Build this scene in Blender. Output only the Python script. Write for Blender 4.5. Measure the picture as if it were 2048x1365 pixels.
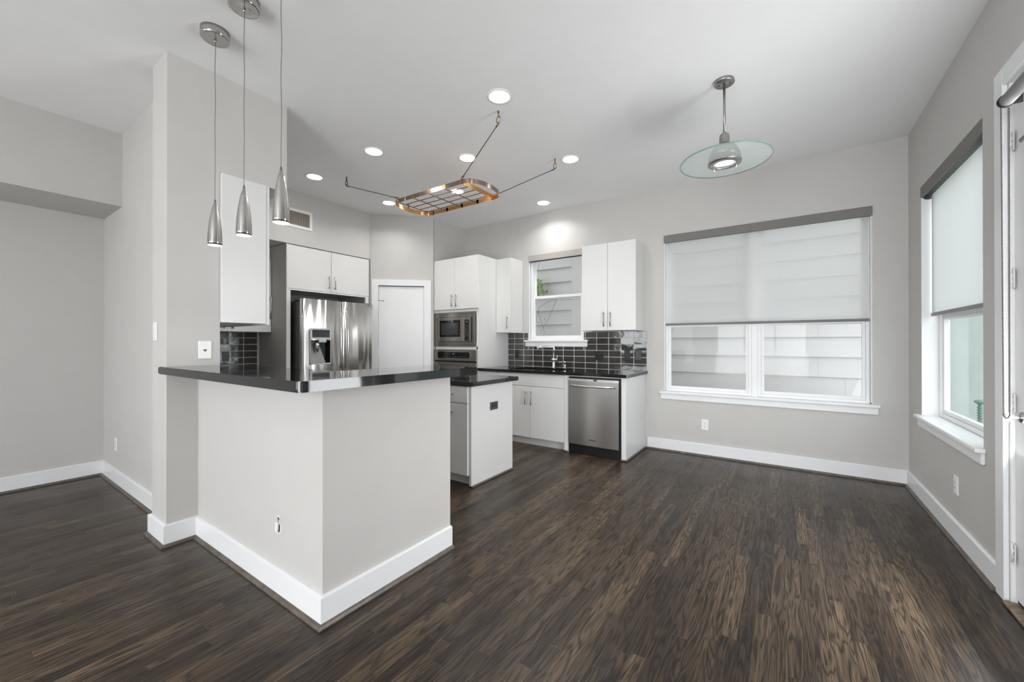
import bpy, bmesh, math, random
from mathutils import Vector, Matrix
random.seed(7)
for o in list(bpy.data.objects): bpy.data.objects.remove(o)
SC = bpy.context.scene
COL = SC.collection
R = math.radians

# ------------------------------------------------------------------ camera
cam_d = bpy.data.cameras.new('camera'); cam = bpy.data.objects.new('camera', cam_d); COL.objects.link(cam)
cam.location = (0, 0, 1.25)
cam_d.sensor_width = 36; cam_d.sensor_fit = 'HORIZONTAL'; cam_d.lens = 36 * 798.5 / 2048
cam_d.clip_start = 0.05; cam_d.clip_end = 200
cam.rotation_mode = 'XYZ'
yaw, pitch, roll = R(34.397), R(0.149), R(0.025)
cam.matrix_world = Matrix.Translation(cam.location) @ Matrix.Rotation(yaw, 4, 'Z') @ Matrix.Rotation(math.pi/2 + pitch, 4, 'X') @ Matrix.Rotation(-roll, 4, 'Z')
SC.camera = cam
# ------------------------------------------------------------------ exposure, sky
SC.view_settings.view_transform = 'Standard'; SC.view_settings.look = 'None'
SC.view_settings.gamma = 1; SC.view_settings.use_curve_mapping = False
SC.view_settings.exposure = 0.12
W = bpy.data.worlds.new('overcast_sky'); SC.world = W; W.use_nodes = True
WN = W.node_tree.nodes; WL = W.node_tree.links; WN.clear()
SKY = 3.45
wo = WN.new('ShaderNodeOutputWorld'); wb = WN.new('ShaderNodeBackground')
wc = WN.new('ShaderNodeTexCoord'); wsx = WN.new('ShaderNodeSeparateXYZ'); wr = WN.new('ShaderNodeValToRGB')
wr.color_ramp.elements[0].position = 0.0; wr.color_ramp.elements[0].color = (0.80, 0.83, 0.86, 1)
wr.color_ramp.elements[1].position = 1.0; wr.color_ramp.elements[1].color = (0.92, 0.96, 1.0, 1)
WL.new(wc.outputs['Generated'], wsx.inputs[0]); WL.new(wsx.outputs['Z'], wr.inputs[0])
WL.new(wr.outputs[0], wb.inputs['Color']); wb.inputs['Strength'].default_value = SKY
WL.new(wb.outputs[0], wo.inputs['Surface'])

def portal(name, loc, rot, sx, sy):
    l = bpy.data.lights.new(name, 'AREA'); l.shape = 'RECTANGLE'; l.size = sx; l.size_y = sy
    l.cycles.is_portal = True
    o = bpy.data.objects.new(name, l); COL.objects.link(o); o.location = loc; o.rotation_euler = rot
    return o

def daylight(name, loc, rot, sx, sy, power, col=(0.97, 0.985, 1.0)):
    """area lamp set outside an opening, standing in for its daylight"""
    l = bpy.data.lights.new(name, 'AREA'); l.shape = 'RECTANGLE'; l.size = sx; l.size_y = sy; l.energy = power; l.color = col
    o = bpy.data.objects.new(name, l); COL.objects.link(o); o.location = loc; o.rotation_euler = rot
    return o
# lamps added outside the unseen rear windows and glazed door to brighten the room
daylight('rear_fill_light', (-3.45, -3.60, 1.55), (R(112), 0, 0), 2.3, 2.0, 38)
daylight('rear_fill_light', (-0.60, -3.60, 1.40), (R(110), 0, 0), 2.2, 2.3, 98)  # added fill, aimed up to brighten the ceiling
daylight('rear_fill_light', (-0.60, -3.62, 1.30), (R(78), 0, 0), 2.2, 2.2, 50)
daylight('daylight_door', (1.10, 2.46, 1.35), (0, R(108), 0), 2.25, 0.85, 66)
# ------------------------------------------------------------------ dimensions
YB, XR, XL, YR, C = 4.81, 0.885, -5.34, -3.4, 3.045     # back wall, right wall, far left wall, rear wall, ceiling
XK = -5.47                                               # kitchen's far wall
CT = 0.908                                               # worktop height

# ------------------------------------------------------------------ materials
MATS = {}
class NT:
    def __init__(s, m):
        m.use_nodes = True; s.t = m.node_tree; s.n = s.t.nodes; s.l = s.t.links
        s.b = s.n['Principled BSDF']; s.out = s.n['Material Output']
    def a(s, typ, **kw):
        x = s.n.new(typ)
        ins = kw.pop('ins', {})
        for k, v in kw.items(): setattr(x, k, v)
        for k, v in ins.items():
            if isinstance(v, bpy.types.NodeSocket): s.l.new(v, x.inputs[k])
            else: x.inputs[k].default_value = v
        return x
    def m(s, op, a, b=None, c=None):
        ins = {0: a}
        if b is not None: ins[1] = b
        if c is not None: ins[2] = c
        return s.a('ShaderNodeMath', operation=op, ins=ins).outputs[0]
    def ramp(s, f, stops):
        r = s.n.new('ShaderNodeValToRGB'); e = r.color_ramp.elements
        while len(e) < len(stops): e.new(0.5)
        for x, (p, c) in zip(e, stops):
            x.position = p; x.color = (*c, 1) if len(c) == 3 else c
        s.l.new(f, r.inputs[0]); return r.outputs[0]
    def mix(s, f, a, b, blend='MIX'):
        x = s.n.new('ShaderNodeMix'); x.data_type = 'RGBA'; x.blend_type = blend
        for i, v in ((0, f), (6, a), (7, b)):
            if isinstance(v, bpy.types.NodeSocket): s.l.new(v, x.inputs[i])
            else: x.inputs[i].default_value = v if i == 0 else (*v, 1)
        return x.outputs[2]
    def bump(s, h, st, d):
        b = s.a('ShaderNodeBump', ins={'Height': h, 'Strength': st, 'Distance': d}); s.l.new(b.outputs[0], s.b.inputs['Normal'])

def mat(name, col, rough=0.5, metal=0.0, spec=0.5, coat=0.0, noise=None, bump=None, emit=None, estr=0, var=0.04):
    if name in MATS: return MATS[name]
    m = bpy.data.materials.new(name); t = NT(m); b = t.b
    b.inputs['Roughness'].default_value = rough; b.inputs['Metallic'].default_value = metal
    b.inputs['Specular IOR Level'].default_value = spec; b.inputs['Coat Weight'].default_value = coat
    tc = t.a('ShaderNodeTexCoord')
    nz = t.a('ShaderNodeTexNoise', ins={'Vector': tc.outputs['Object'], 'Scale': noise or 6.0, 'Detail': 3.0})
    c0 = tuple(x*(1-var) for x in col); c1 = tuple(min(1, x*(1+var)) for x in col)
    t.l.new(t.ramp(nz.outputs[0], [(0.3, c0), (0.7, c1)]), b.inputs['Base Color'])
    if bump:
        n2 = t.a('ShaderNodeTexNoise', ins={'Vector': tc.outputs['Object'], 'Scale': bump[0], 'Detail': 2.0})
        t.bump(n2.outputs[0], bump[1], bump[2])
    if emit:
        b.inputs['Emission Color'].default_value = (*emit, 1); b.inputs['Emission Strength'].default_value = estr
    MATS[name] = m; return m

PAINT = mat('greige_wall_paint', (0.56, 0.548, 0.53), 0.6, spec=0.3, bump=(220, 0.05, 0.002), var=0.012)
CEIL = mat('ceiling_paint', (0.87, 0.87, 0.87), 0.8, spec=0.2, bump=(150, 0.05, 0.002), var=0.01)
TRIM = mat('white_trim_paint', (0.82, 0.825, 0.835), 0.35, var=0.01)
CAB = mat('white_cabinet_lacquer', (0.72, 0.72, 0.71), 0.32, var=0.01)
CABIN = mat('cabinet_shadow_gap', (0.25, 0.25, 0.24), 0.7, var=0.03)
NICK = mat('brushed_nickel', (0.38, 0.37, 0.355), 0.3, 1.0, var=0.05)
CHROME = mat('polished_chrome', (0.78, 0.78, 0.77), 0.08, 1.0, var=0.02)
BLACK = mat('black_plastic', (0.012, 0.012, 0.013), 0.3, var=0.1)
GLOSSBLACK = mat('black_glass', (0.008, 0.008, 0.009), 0.06, var=0.1)
PLATE = mat('white_plastic', (0.84, 0.84, 0.83), 0.35, var=0.01)
GRAYPL = mat('charcoal_plastic', (0.06, 0.06, 0.065), 0.4, var=0.05)
FABG = mat('grey_shade_fabric', (0.20, 0.195, 0.185), 0.85, noise=300, bump=(600, 0.3, 0.001), var=0.12)
ALU = mat('grey_hem_bar', (0.26, 0.26, 0.255), 0.45, 0.4, var=0.05)
DARKM = mat('dark_bronze', (0.06, 0.052, 0.045), 0.4, 0.8, var=0.1)
BUTTON = mat('printed_keys', (0.16, 0.16, 0.155), 0.5, var=0.2)
VINYL = mat('white_vinyl_window', (0.80, 0.805, 0.81), 0.4, var=0.01)
SCREW = mat('screw_steel', (0.4, 0.4, 0.4), 0.35, 1.0)

def steel(name, col, axis, rough=0.24, wav=0.0, aniso=0.8, arot=0.25):
    m = bpy.data.materials.new(name); t = NT(m); b = t.b
    tc = t.a('ShaderNodeTexCoord')
    sc = {'x': (3, 300, 300), 'z': (300, 300, 3)}[axis]
    mp = t.a('ShaderNodeMapping', ins={'Vector': tc.outputs['Object'], 'Scale': sc})
    nz = t.a('ShaderNodeTexNoise', ins={'Vector': mp.outputs[0], 'Scale': 1.0, 'Detail': 2.0})
    t.l.new(t.ramp(nz.outputs[0], [(0.3, tuple(c*0.995 for c in col)), (0.7, tuple(c*1.005 for c in col))]), b.inputs['Base Color'])
    t.l.new(t.ramp(nz.outputs[0], [(0.2, (rough*0.98,)*3), (0.8, (rough*1.02,)*3)]), b.inputs['Roughness'])
    b.inputs['Metallic'].default_value = 1.0
    b.inputs['Anisotropic'].default_value = aniso
    tg = t.a('ShaderNodeTangent', direction_type='RADIAL', axis='Z'); t.l.new(tg.outputs[0], b.inputs['Tangent'])
    b.inputs['Anisotropic Rotation'].default_value = arot
    if wav:
        mp2 = t.a('ShaderNodeMapping', ins={'Vector': tc.outputs['Object'], 'Scale': (6.0, 0.5, 0.22)})
        n2 = t.a('ShaderNodeTexNoise', ins={'Vector': mp2.outputs[0], 'Scale': 1.0, 'Detail': 1.0})
        t.bump(n2.outputs[0], 1.0, wav)
    return m
STEEL = steel('brushed_stainless', (0.60, 0.59, 0.575), 'x', 0.3)
STEELF = steel('fridge_stainless', (0.72, 0.71, 0.695), 'z', 0.28, 0.05, 0.9, 0.25)
STEELH = steel('handle_stainless', (0.58, 0.57, 0.555), 'z', 0.22, 0.0, 0.3)
STEELD = steel('oven_stainless', (0.40, 0.375, 0.345), 'x', 0.28)
STEELP = steel('satin_nickel_pendant', (0.50, 0.485, 0.465), 'z', 0.16)
COPPER = steel('copper_band', (0.66, 0.36, 0.14), 'x', 0.25)
BRONZE = steel('aged_copper_band', (0.36, 0.29, 0.235), 'x', 0.3)
def copper_two():
    # outer face aged, inside face bright copper (a real two-tone band)
    return COPPER

def granite():
    m = bpy.data.materials.new('black_granite'); t = NT(m); tc = t.a('ShaderNodeTexCoord')
    n = t.a('ShaderNodeTexNoise', ins={'Vector': tc.outputs['Object'], 'Scale': 260.0, 'Detail': 3.0})
    t.l.new(t.ramp(n.outputs[0], [(0.55, (0.008, 0.008, 0.009)), (0.8, (0.022, 0.022, 0.023))]), t.b.inputs['Base Color'])
    n2 = t.a('ShaderNodeTexNoise', ins={'Vector': tc.outputs['Object'], 'Scale': 5.0, 'Detail': 4.0})
    t.l.new(t.ramp(n2.outputs[0], [(0.3, (0.035,)*3), (0.8, (0.07,)*3)]), t.b.inputs['Roughness'])
    t.b.inputs['Specular IOR Level'].default_value = 0.6
    return m
GRANITE = granite()

def tile_mat():
    m = bpy.data.materials.new('charcoal_glass_tile'); t = NT(m)
    t.b.inputs['Base Color'].default_value = (0.040, 0.037, 0.034, 1)
    tc = t.a('ShaderNodeTexCoord')
    n = t.a('ShaderNodeTexNoise', ins={'Vector': tc.outputs['Object'], 'Scale': 3.0, 'Detail': 2.0})
    t.l.new(t.ramp(n.outputs[0], [(0.3, (0.036, 0.034, 0.031)), (0.7, (0.052, 0.048, 0.043))]), t.b.inputs['Base Color'])
    n2 = t.a('ShaderNodeTexNoise', ins={'Vector': tc.outputs['Object'], 'Scale': 14.0, 'Detail': 1.0})
    t.bump(n2.outputs[0], 0.25, 0.004)
    t.b.inputs['Roughness'].default_value = 0.06; t.b.inputs['Specular IOR Level'].default_value = 0.75
    t.b.inputs['Coat Weight'].default_value = 0.5; t.b.inputs['Coat Roughness'].default_value = 0.03
    return m
TILE = tile_mat()
GROUT = mat('pale_grout', (0.62, 0.62, 0.60), 0.8, noise=60, var=0.08)

def oak(name='dark_stained_oak_strip'):
    m = bpy.data.materials.new(name); t = NT(m); b = t.b
    tc = t.a('ShaderNodeTexCoord'); sp = t.a('ShaderNodeSeparateXYZ', ins={0: tc.outputs['Object']})
    X, Y = sp.outputs['X'], sp.outputs['Y']; Wd = 0.0572
    u = t.m('DIVIDE', X, Wd); row = t.m('FLOOR', u); fu = t.m('FRACT', u)
    wn = t.a('ShaderNodeTexWhiteNoise', noise_dimensions='1D', ins={'W': row})
    ln = t.m('ADD', 0.55, t.m('MULTIPLY', wn.outputs['Value'], 0.75))
    wn0 = t.a('ShaderNodeTexWhiteNoise', noise_dimensions='1D', ins={'W': t.m('ADD', row, 31.7)})
    v = t.m('ADD', t.m('DIVIDE', Y, ln), t.m('MULTIPLY', wn0.outputs['Value'], 9.0))
    seg = t.m('FLOOR', v); fv = t.m('FRACT', v)
    idv = t.a('ShaderNodeCombineXYZ', ins={0: row, 1: seg, 2: 0.0})
    wid = t.a('ShaderNodeTexWhiteNoise', noise_dimensions='3D', ins={'Vector': idv.outputs[0]})
    rid = wid.outputs['Value']
    # grain: per-board offset coordinates
    off = t.a('ShaderNodeVectorMath', operation='SCALE', ins={0: wid.outputs['Color'], 'Scale': 40.0})
    gco = t.a('ShaderNodeVectorMath', operation='ADD', ins={0: tc.outputs['Object'], 1: off.outputs[0]})
    mp1 = t.a('ShaderNodeMapping', ins={'Vector': gco.outputs[0], 'Scale': (26, 2.0, 1)})
    cath = t.a('ShaderNodeTexNoise', ins={'Vector': mp1.outputs[0], 'Scale': 1.0, 'Detail': 1.5, 'Distortion': 0.6})
    rings = t.m('SINE', t.m('MULTIPLY', cath.outputs[0], 46.0))
    rings = t.m('MULTIPLY', t.m('ADD', rings, 1.0), 0.5)
    mp2 = t.a('ShaderNodeMapping', ins={'Vector': gco.outputs[0], 'Scale': (420, 9, 1)})
    pores = t.a('ShaderNodeTexNoise', ins={'Vector': mp2.outputs[0], 'Scale': 1.0, 'Detail': 2.0})
    mp3 = t.a('ShaderNodeMapping', ins={'Vector': gco.outputs[0], 'Scale': (90, 1.5, 1)})
    streak = t.a('ShaderNodeTexNoise', ins={'Vector': mp3.outputs[0], 'Scale': 1.0, 'Detail': 3.0})
    big = t.a('ShaderNodeTexNoise', ins={'Vector': tc.outputs['Object'], 'Scale': 1.1, 'Detail': 3.0})
    base = t.ramp(rid, [(0.0, (0.031, 0.0195, 0.012)), (0.3, (0.047, 0.031, 0.0195)), (0.55, (0.059, 0.0395, 0.025)), (0.8, (0.074, 0.051, 0.0325)), (1.0, (0.104, 0.072, 0.044))])
    g1 = t.ramp(rings, [(0.0, (0.30,)*3), (0.28, (0.85,)*3), (1.0, (1.2,)*3)])
    g2 = t.ramp(pores.outputs[0], [(0.38, (0.45,)*3), (0.56, (1.15,)*3)])
    g3 = t.ramp(streak.outputs[0], [(0.3, (0.72,)*3), (0.7, (1.25,)*3)])
    g4 = t.ramp(big.outputs[0], [(0.3, (0.78,)*3), (0.7, (1.22,)*3)])
    c = t.mix(1.0, base, g1, 'MULTIPLY'); c = t.mix(1.0, c, g2, 'MULTIPLY'); c = t.mix(1.0, c, g3, 'MULTIPLY'); c = t.mix(1.0, c, g4, 'MULTIPLY')
    # seams: mostly dark, worn pale in places
    e = t.m('MINIMUM', fu, t.m('SUBTRACT', 1.0, fu)); e = t.m('MULTIPLY', e, Wd)
    ev = t.m('MULTIPLY', t.m('MINIMUM', fv, t.m('SUBTRACT', 1.0, fv)), ln)
    d = t.m('MINIMUM', e, ev)
    seam = t.m('LESS_THAN', d, 0.0006)
    wmap = t.a('ShaderNodeMapping', ins={'Vector': gco.outputs[0], 'Scale': (8, 3.5, 1)})
    wear = t.a('ShaderNodeTexNoise', ins={'Vector': wmap.outputs[0], 'Scale': 1.0, 'Detail': 2.0})
    wm = t.ramp(wear.outputs[0], [(0.52, (0.018, 0.012, 0.009)), (0.60, (0.20, 0.15, 0.105))])
    c = t.mix(seam, c, wm)
    t.l.new(c, b.inputs['Base Color'])
    sm = t.a('ShaderNodeTexNoise', ins={'Vector': tc.outputs['Object'], 'Scale': 2.2, 'Detail': 5.0})
    t.l.new(t.ramp(sm.outputs[0], [(0.3, (0.29,)*3), (0.7, (0.40,)*3)]), b.inputs['Roughness'])
    b.inputs['Specular IOR Level'].default_value = 0.32
    hb = t.m('ADD', t.m('MULTIPLY', pores.outputs[0], 0.25), t.m('MULTIPLY', rings, 0.1))
    hb = t.m('SUBTRACT', hb, t.m('MULTIPLY', seam, 0.6))
    t.bump(hb, 0.22, 0.0012)
    return m
OAK = oak()
SHOE = mat('dark_oak_shoe_moulding', (0.115, 0.095, 0.08), 0.4, noise=25, var=0.3)
RAWWOOD = mat('worn_oak_threshold', (0.22, 0.17, 0.12), 0.6, noise=40, var=0.4)

def glass(name, tint=(1, 1, 1), haze=0.0, refl=1.0):
    m = bpy.data.materials.new(name); t = NT(m); t.n.remove(t.b)
    tr = t.a('ShaderNodeBsdfTransparent', ins={'Color': (*tint, 1)})
    gl = t.a('ShaderNodeBsdfGlossy', ins={'Color': (1, 1, 1, 1), 'Roughness': 0.01})
    fr = t.a('ShaderNodeFresnel', ins={'IOR': 1.5})
    f = t.m('MULTIPLY', fr.outputs[0], refl)
    mx = t.a('ShaderNodeMixShader', ins={0: f, 1: tr.outputs[0], 2: gl.outputs[0]})
    o = mx.outputs[0]
    if haze:
        df = t.a('ShaderNodeBsdfDiffuse', ins={'Color': (0.85, 0.88, 0.87, 1)}); tl = t.a('ShaderNodeBsdfTranslucent', ins={'Color': (0.85, 0.88, 0.87, 1)})
        m2 = t.a('ShaderNodeMixShader', ins={0: 0.5, 1: df.outputs[0], 2: tl.outputs[0]})
        m3 = t.a('ShaderNodeMixShader', ins={0: haze, 1: o, 2: m2.outputs[0]}); o = m3.outputs[0]
    t.l.new(o, t.out.inputs['Surface']); return m
PANE = glass('window_glass', refl=0.14)
PANEG = glass('tinted_window_glass', (0.945, 0.972, 0.962), refl=0.14)
DISHG = glass('hazy_dish_glass', (0.93, 0.965, 0.95), 0.20, 0.45)
RIMG = mat('green_glass_edge', (0.16, 0.33, 0.29), 0.1, var=0.1)

def shade(name, clear, col=(0.93, 0.93, 0.92)):
    m = bpy.data.materials.new(name); t = NT(m); t.n.remove(t.b)
    tc = t.a('ShaderNodeTexCoord')
    nz = t.a('ShaderNodeTexNoise', ins={'Vector': tc.outputs['Object'], 'Scale': 260.0, 'Detail': 2.0})
    cc = t.ramp(nz.outputs[0], [(0.3, tuple(c*0.95 for c in col)), (0.7, col)])
    tr = t.a('ShaderNodeBsdfTransparent', ins={'Color': (1, 1, 1, 1)})
    tl = t.a('ShaderNodeBsdfTranslucent', ins={'Color': cc}); df = t.a('ShaderNodeBsdfDiffuse', ins={'Color': cc})
    m1 = t.a('ShaderNodeMixShader', ins={0: 0.08, 1: tl.outputs[0], 2: df.outputs[0]})
    m2 = t.a('ShaderNodeMixShader', ins={0: clear, 1: m1.outputs[0], 2: tr.outputs[0]})
    t.l.new(m2.outputs[0], t.out.inputs['Surface']); return m
SHADE = shade('white_solar_screen', 0.44, (0.97, 0.97, 0.965))
SHADE2 = shade('white_screen_fabric', 0.06, (0.66, 0.66, 0.655))

# ------------------------------------------------------------------ mesh helpers
def BM(): return bmesh.new()
def box(bm, x0, x1, y0, y1, z0, z1, bev=0.0, seg=1):
    x0, x1 = sorted((x0, x1)); y0, y1 = sorted((y0, y1)); z0, z1 = sorted((z0, z1))
    r = bmesh.ops.create_cube(bm, size=1.0)
    vs = r['verts']
    for v in vs:
        v.co = Vector(((x0+x1)/2 + v.co.x*(x1-x0), (y0+y1)/2 + v.co.y*(y1-y0), (z0+z1)/2 + v.co.z*(z1-z0)))
    if bev > 0:
        es = list({e for v in vs for e in v.link_edges})
        bmesh.ops.bevel(bm, geom=es, offset=bev, segments=seg, affect='EDGES', profile=0.6)
    return bm
def prism(bm, pts, z0, z1, axis='z', bev=0.0):
    """extrude the outline pts along an axis"""
    def P(a, b, c): return {'z': (a, b, c), 'y': (a, c, b), 'x': (c, a, b)}[axis]
    lo = [bm.verts.new(P(a, b, z0)) for a, b in pts]; hi = [bm.verts.new(P(a, b, z1)) for a, b in pts]
    n = len(pts); fs = [bm.faces.new(lo), bm.faces.new(hi)]
    for i in range(n): fs.append(bm.faces.new((lo[i], lo[(i+1) % n], hi[(i+1) % n], hi[i])))
    bmesh.ops.recalc_face_normals(bm, faces=fs)
    if bev > 0:
        es = [e for e in {e for f in fs[:2] for e in f.edges}]
        bmesh.ops.bevel(bm, geom=es, offset=bev, segments=2, affect='EDGES')
    return bm
def lathe(bm, prof, c=(0, 0, 0), seg=32, axis='z', smooth=True, closed=False):
    rings = []
    for r, z in prof:
        ring = []
        if r < 1e-6: ring = [bm.verts.new((0, 0, z))]
        else: ring = [bm.verts.new((r*math.cos(2*math.pi*i/seg), r*math.sin(2*math.pi*i/seg), z)) for i in range(seg)]
        rings.append(ring)
    fs = []
    pr = list(zip(rings, rings[1:])) + ([(rings[-1], rings[0])] if closed else [])
    for a, b in pr:
        for i in range(seg):
            j = (i+1) % seg
            if len(a) == 1 and len(b) == 1: break
            if len(a) == 1: fs.append(bm.faces.new((a[0], b[i], b[j])))
            elif len(b) == 1: fs.append(bm.faces.new((a[i], b[0], a[j])))
            else: fs.append(bm.faces.new((a[i], b[i], b[j], a[j])))
    vs = [v for r in rings for v in r]
    if axis == 'x': M = Matrix.Rotation(math.pi/2, 4, 'Y')
    elif axis == 'y': M = Matrix.Rotation(-math.pi/2, 4, 'X')
    else: M = Matrix.Identity(4)
    M = Matrix.Translation(c) @ M
    for v in vs: v.co = M @ v.co
    for f in fs: f.smooth = smooth
    bmesh.ops.recalc_face_normals(bm, faces=fs)
    return bm
def cyl(bm, p0, p1, r, seg=12, r1=None):
    p0, p1 = Vector(p0), Vector(p1); d = p1-p0; L = d.length
    q = d.to_track_quat('Z', 'Y').to_matrix().to_4x4(); M = Matrix.Translation(p0) @ q
    r1 = r if r1 is None else r1
    a = [bm.verts.new(M @ Vector((r*math.cos(2*math.pi*i/seg), r*math.sin(2*math.pi*i/seg), 0))) for i in range(seg)]
    b = [bm.verts.new(M @ Vector((r1*math.cos(2*math.pi*i/seg), r1*math.sin(2*math.pi*i/seg), L))) for i in range(seg)]
    fs = [bm.faces.new(a[::-1]), bm.faces.new(b)]
    for i in range(seg):
        f = bm.faces.new((a[i], a[(i+1) % seg], b[(i+1) % seg], b[i])); f.smooth = True; fs.append(f)
    return bm
def tube(bm, pts, r, seg=10, closed=False, flat=None):
    """tube swept along points; flat=(w,h) gives an elliptical section"""
    pts = [Vector(p) for p in pts]; n = len(pts); rings = []; up = Vector((0, 0, 1))
    ov = pts[-1]-pts[0]
    if not closed and ov.length > 0 and abs(ov.normalized().z) > 0.8: up = Vector((0, 1, 0))
    for i, p in enumerate(pts):
        if closed: d = pts[(i+1) % n]-pts[i-1]
        else: d = pts[min(i+1, n-1)]-pts[max(i-1, 0)]
        d.normalize()
        s = d.cross(up)
        if s.length < 1e-3: s = d.cross(Vector((1, 0, 0)))
        s.normalize(); w = s.cross(d)
        ra, rb = (flat[i] if isinstance(flat, list) else flat) if flat else ((r[i] if isinstance(r, (list, tuple)) else r),)*2
        rings.append([bm.verts.new(p + s*ra*math.cos(2*math.pi*k/seg) + w*rb*math.sin(2*math.pi*k/seg)) for k in range(seg)])
    fs = []
    for i in range(n if closed else n-1):
        a, b = rings[i], rings[(i+1) % n]
        for k in range(seg):
            f = bm.faces.new((a[k], a[(k+1) % seg], b[(k+1) % seg], b[k])); f.smooth = True; fs.append(f)
    if not closed: fs += [bm.faces.new(rings[0][::-1]), bm.faces.new(rings[-1])]
    bmesh.ops.recalc_face_normals(bm, faces=fs)
    return bm
def ball(bm, c, r, sub=1):
    bmesh.ops.create_icosphere(bm, subdivisions=sub, radius=r, matrix=Matrix.Translation(c)); return bm
def rrect(x0, x1, y0, y1, r, seg=5, corners=(1, 1, 1, 1)):
    """rounded rectangle outline; corners = which of (x0y0, x1y0, x1y1, x0y1) are round"""
    out = []
    for (cx, cy, a0, px, py, on) in ((x0+r, y0+r, 180, x0, y0, corners[0]), (x1-r, y0+r, 270, x1, y0, corners[1]), (x1-r, y1-r, 0, x1, y1, corners[2]), (x0+r, y1-r, 90, x0, y1, corners[3])):
        if not on: out.append((px, py)); continue
        for i in range(seg+1):
            a = R(a0 + 90*i/seg); out.append((cx + r*math.cos(a), cy + r*math.sin(a)))
    return out

def link(name, bm, m, parent=None, origin=(0, 0, 0)):
    if origin != (0, 0, 0):
        for v in bm.verts: v.co -= Vector(origin)
    me = bpy.data.meshes.new(name); bm.to_mesh(me); bm.free()
    for x in (m if isinstance(m, (list, tuple)) else [m]): me.materials.append(x)
    o = bpy.data.objects.new(name, me); COL.objects.link(o)
    if parent is not None: o.parent = parent
    return o

class Thing:
    """an Empty at the thing's base; parts in world coordinates unless local=True"""
    def __init__(s, name, label, cat, loc=(0, 0, 0), rot=0, group=None, local=False):
        s.o = bpy.data.objects.new(name, None); COL.objects.link(s.o); s.o.empty_display_size = 0.05
        s.o.location = loc; s.o.rotation_euler = (0, 0, rot); s.local = local or rot != 0
        s.o['label'] = label; s.o['category'] = cat
        if group: s.o['group'] = group
        s.org = (0, 0, 0) if s.local else tuple(loc)
    def part(s, name, bm, m, parent=None, label=None):
        o = link(name, bm, m, parent or s.o, s.org)
        if label: o['label'] = label
        return o
    def parts(s, name, bm, m, parent=None):
        return [s.part(name, b, m, parent) for b in islands(bm)]
def islands(bm):
    """separate a bmesh into its loose pieces"""
    seen, out = set(), []
    for v in bm.verts:
        if v in seen: continue
        st, grp = [v], []
        seen.add(v)
        while st:
            x = st.pop(); grp.append(x)
            for e in x.link_edges:
                w = e.other_vert(x)
                if w not in seen: seen.add(w); st.append(w)
        idx = {x: i for i, x in enumerate(grp)}; nb = BM(); nv = [nb.verts.new(x.co) for x in grp]
        for f in {f for x in grp for f in x.link_faces}:
            g = nb.faces.new([nv[idx[x]] for x in f.verts]); g.smooth = f.smooth
        out.append(nb)
    bm.free(); return out
def single(name, label, cat, bm, m, loc, group=None):
    o = link(name, bm, m, None, loc); o.location = loc; o['label'] = label; o['category'] = cat
    if group: o['group'] = group
    return o
def struct(name, bm, m, parent=None):
    o = link(name, bm, m, parent)
    if parent is None: o['kind'] = 'structure'
    return o
def copy_tree(o, parent=None):
    c = o.copy(); COL.objects.link(c)
    if parent is not None: c.parent = parent
    for ch in [x for x in bpy.data.objects if x.parent == o]: copy_tree(ch, c)
    return c

def wall_cells(bm, u0, u1, z0, z1, holes, mk):
    """fill the rectangle u0..u1 x z0..z1 with slabs, leaving the holes open"""
    us = sorted({u0, u1, *[h[0] for h in holes], *[h[1] for h in holes]})
    for a, b in zip(us, us[1:]):
        m = (a+b)/2; z = z0
        for h in sorted([h for h in holes if h[0] < m < h[1]], key=lambda h: h[2]):
            if h[2] > z + 1e-6: mk(a, b, z, h[2])
            z = h[3]
        if z < z1 - 1e-6: mk(a, b, z, z1)

# ================================================================== THE ROOM
bm = BM(); box(bm, XK-0.2, XR+0.2, YR-0.2, YB+0.2, -0.12, 0.0); struct('floor', bm, OAK)
bm = BM(); box(bm, XK-0.2, XR+0.2, YR-0.2, YB+0.2, C, C+0.15); struct('ceiling', bm, CEIL)
bm = BM(); box(bm, XK-0.2, XR+0.15, YR-0.2, YB+0.15, C+0.151, 5.6); struct('sky_blocker', bm, mat('sky_blocker_grey', (0.7, 0.7, 0.69), 0.7))  # unseen block added over the ceiling to dim the gap outside the windows

SW = (-3.0, -2.16, 1.275, 2.47)        # small window
BW = (-1.155, 0.648, 0.680, 2.475)     # big window
RW = (3.228, 4.42, 0.672, 2.465)       # window in the right wall (along y)
DR = (2.01, 2.925, 0.0, 2.50)          # glazed door in the right wall
bm = BM()
wall_cells(bm, -4.18, XR, 0, C, [SW, BW], lambda a, b, c, d: box(bm, a, b, YB, YB+0.15, c, d))
struct('wall_back', bm, PAINT)
bm = BM()
wall_cells(bm, YR, YB+0.15, 0, C, [RW, DR], lambda a, b, c, d: box(bm, XR, XR+0.15, a, b, c, d))
struct('wall_right', bm, PAINT)
REAR = [(-4.6, -2.3, 0.55, 2.55), (-1.7, 0.5, 0.1, 2.55)]  # unseen rear window openings, put in to let light into the room
bm = BM()
wall_cells(bm, XL-0.15, XR, 0, C, REAR, lambda a, b, c, d: box(bm, a, b, YR-0.15, YR, c, d))
struct('wall_rear', bm, PAINT)
bm = BM(); box(bm, XL-0.15, XL, YR, 0.94, 0, 2.42); box(bm, XL-0.15, -4.717, YR, 0.94, 2.42, C); struct('wall_left', bm, PAINT)
# partition between living room and kitchen with its post and the beam over the wall cabinets
bm = BM(); box(bm, XK, -3.413, 0.94, 1.105, 0, C); box(bm, -3.413, -3.135, 0.825, 1.105, 0, C); box(bm, -3.413, -3.135, 1.105, 1.54, 2.39, C)
struct('wall_partition', bm, PAINT)
bm = BM(); box(bm, XK-0.15, XK, 0.94, 4.2, 0, C); struct('wall_kitchen', bm, PAINT)
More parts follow.
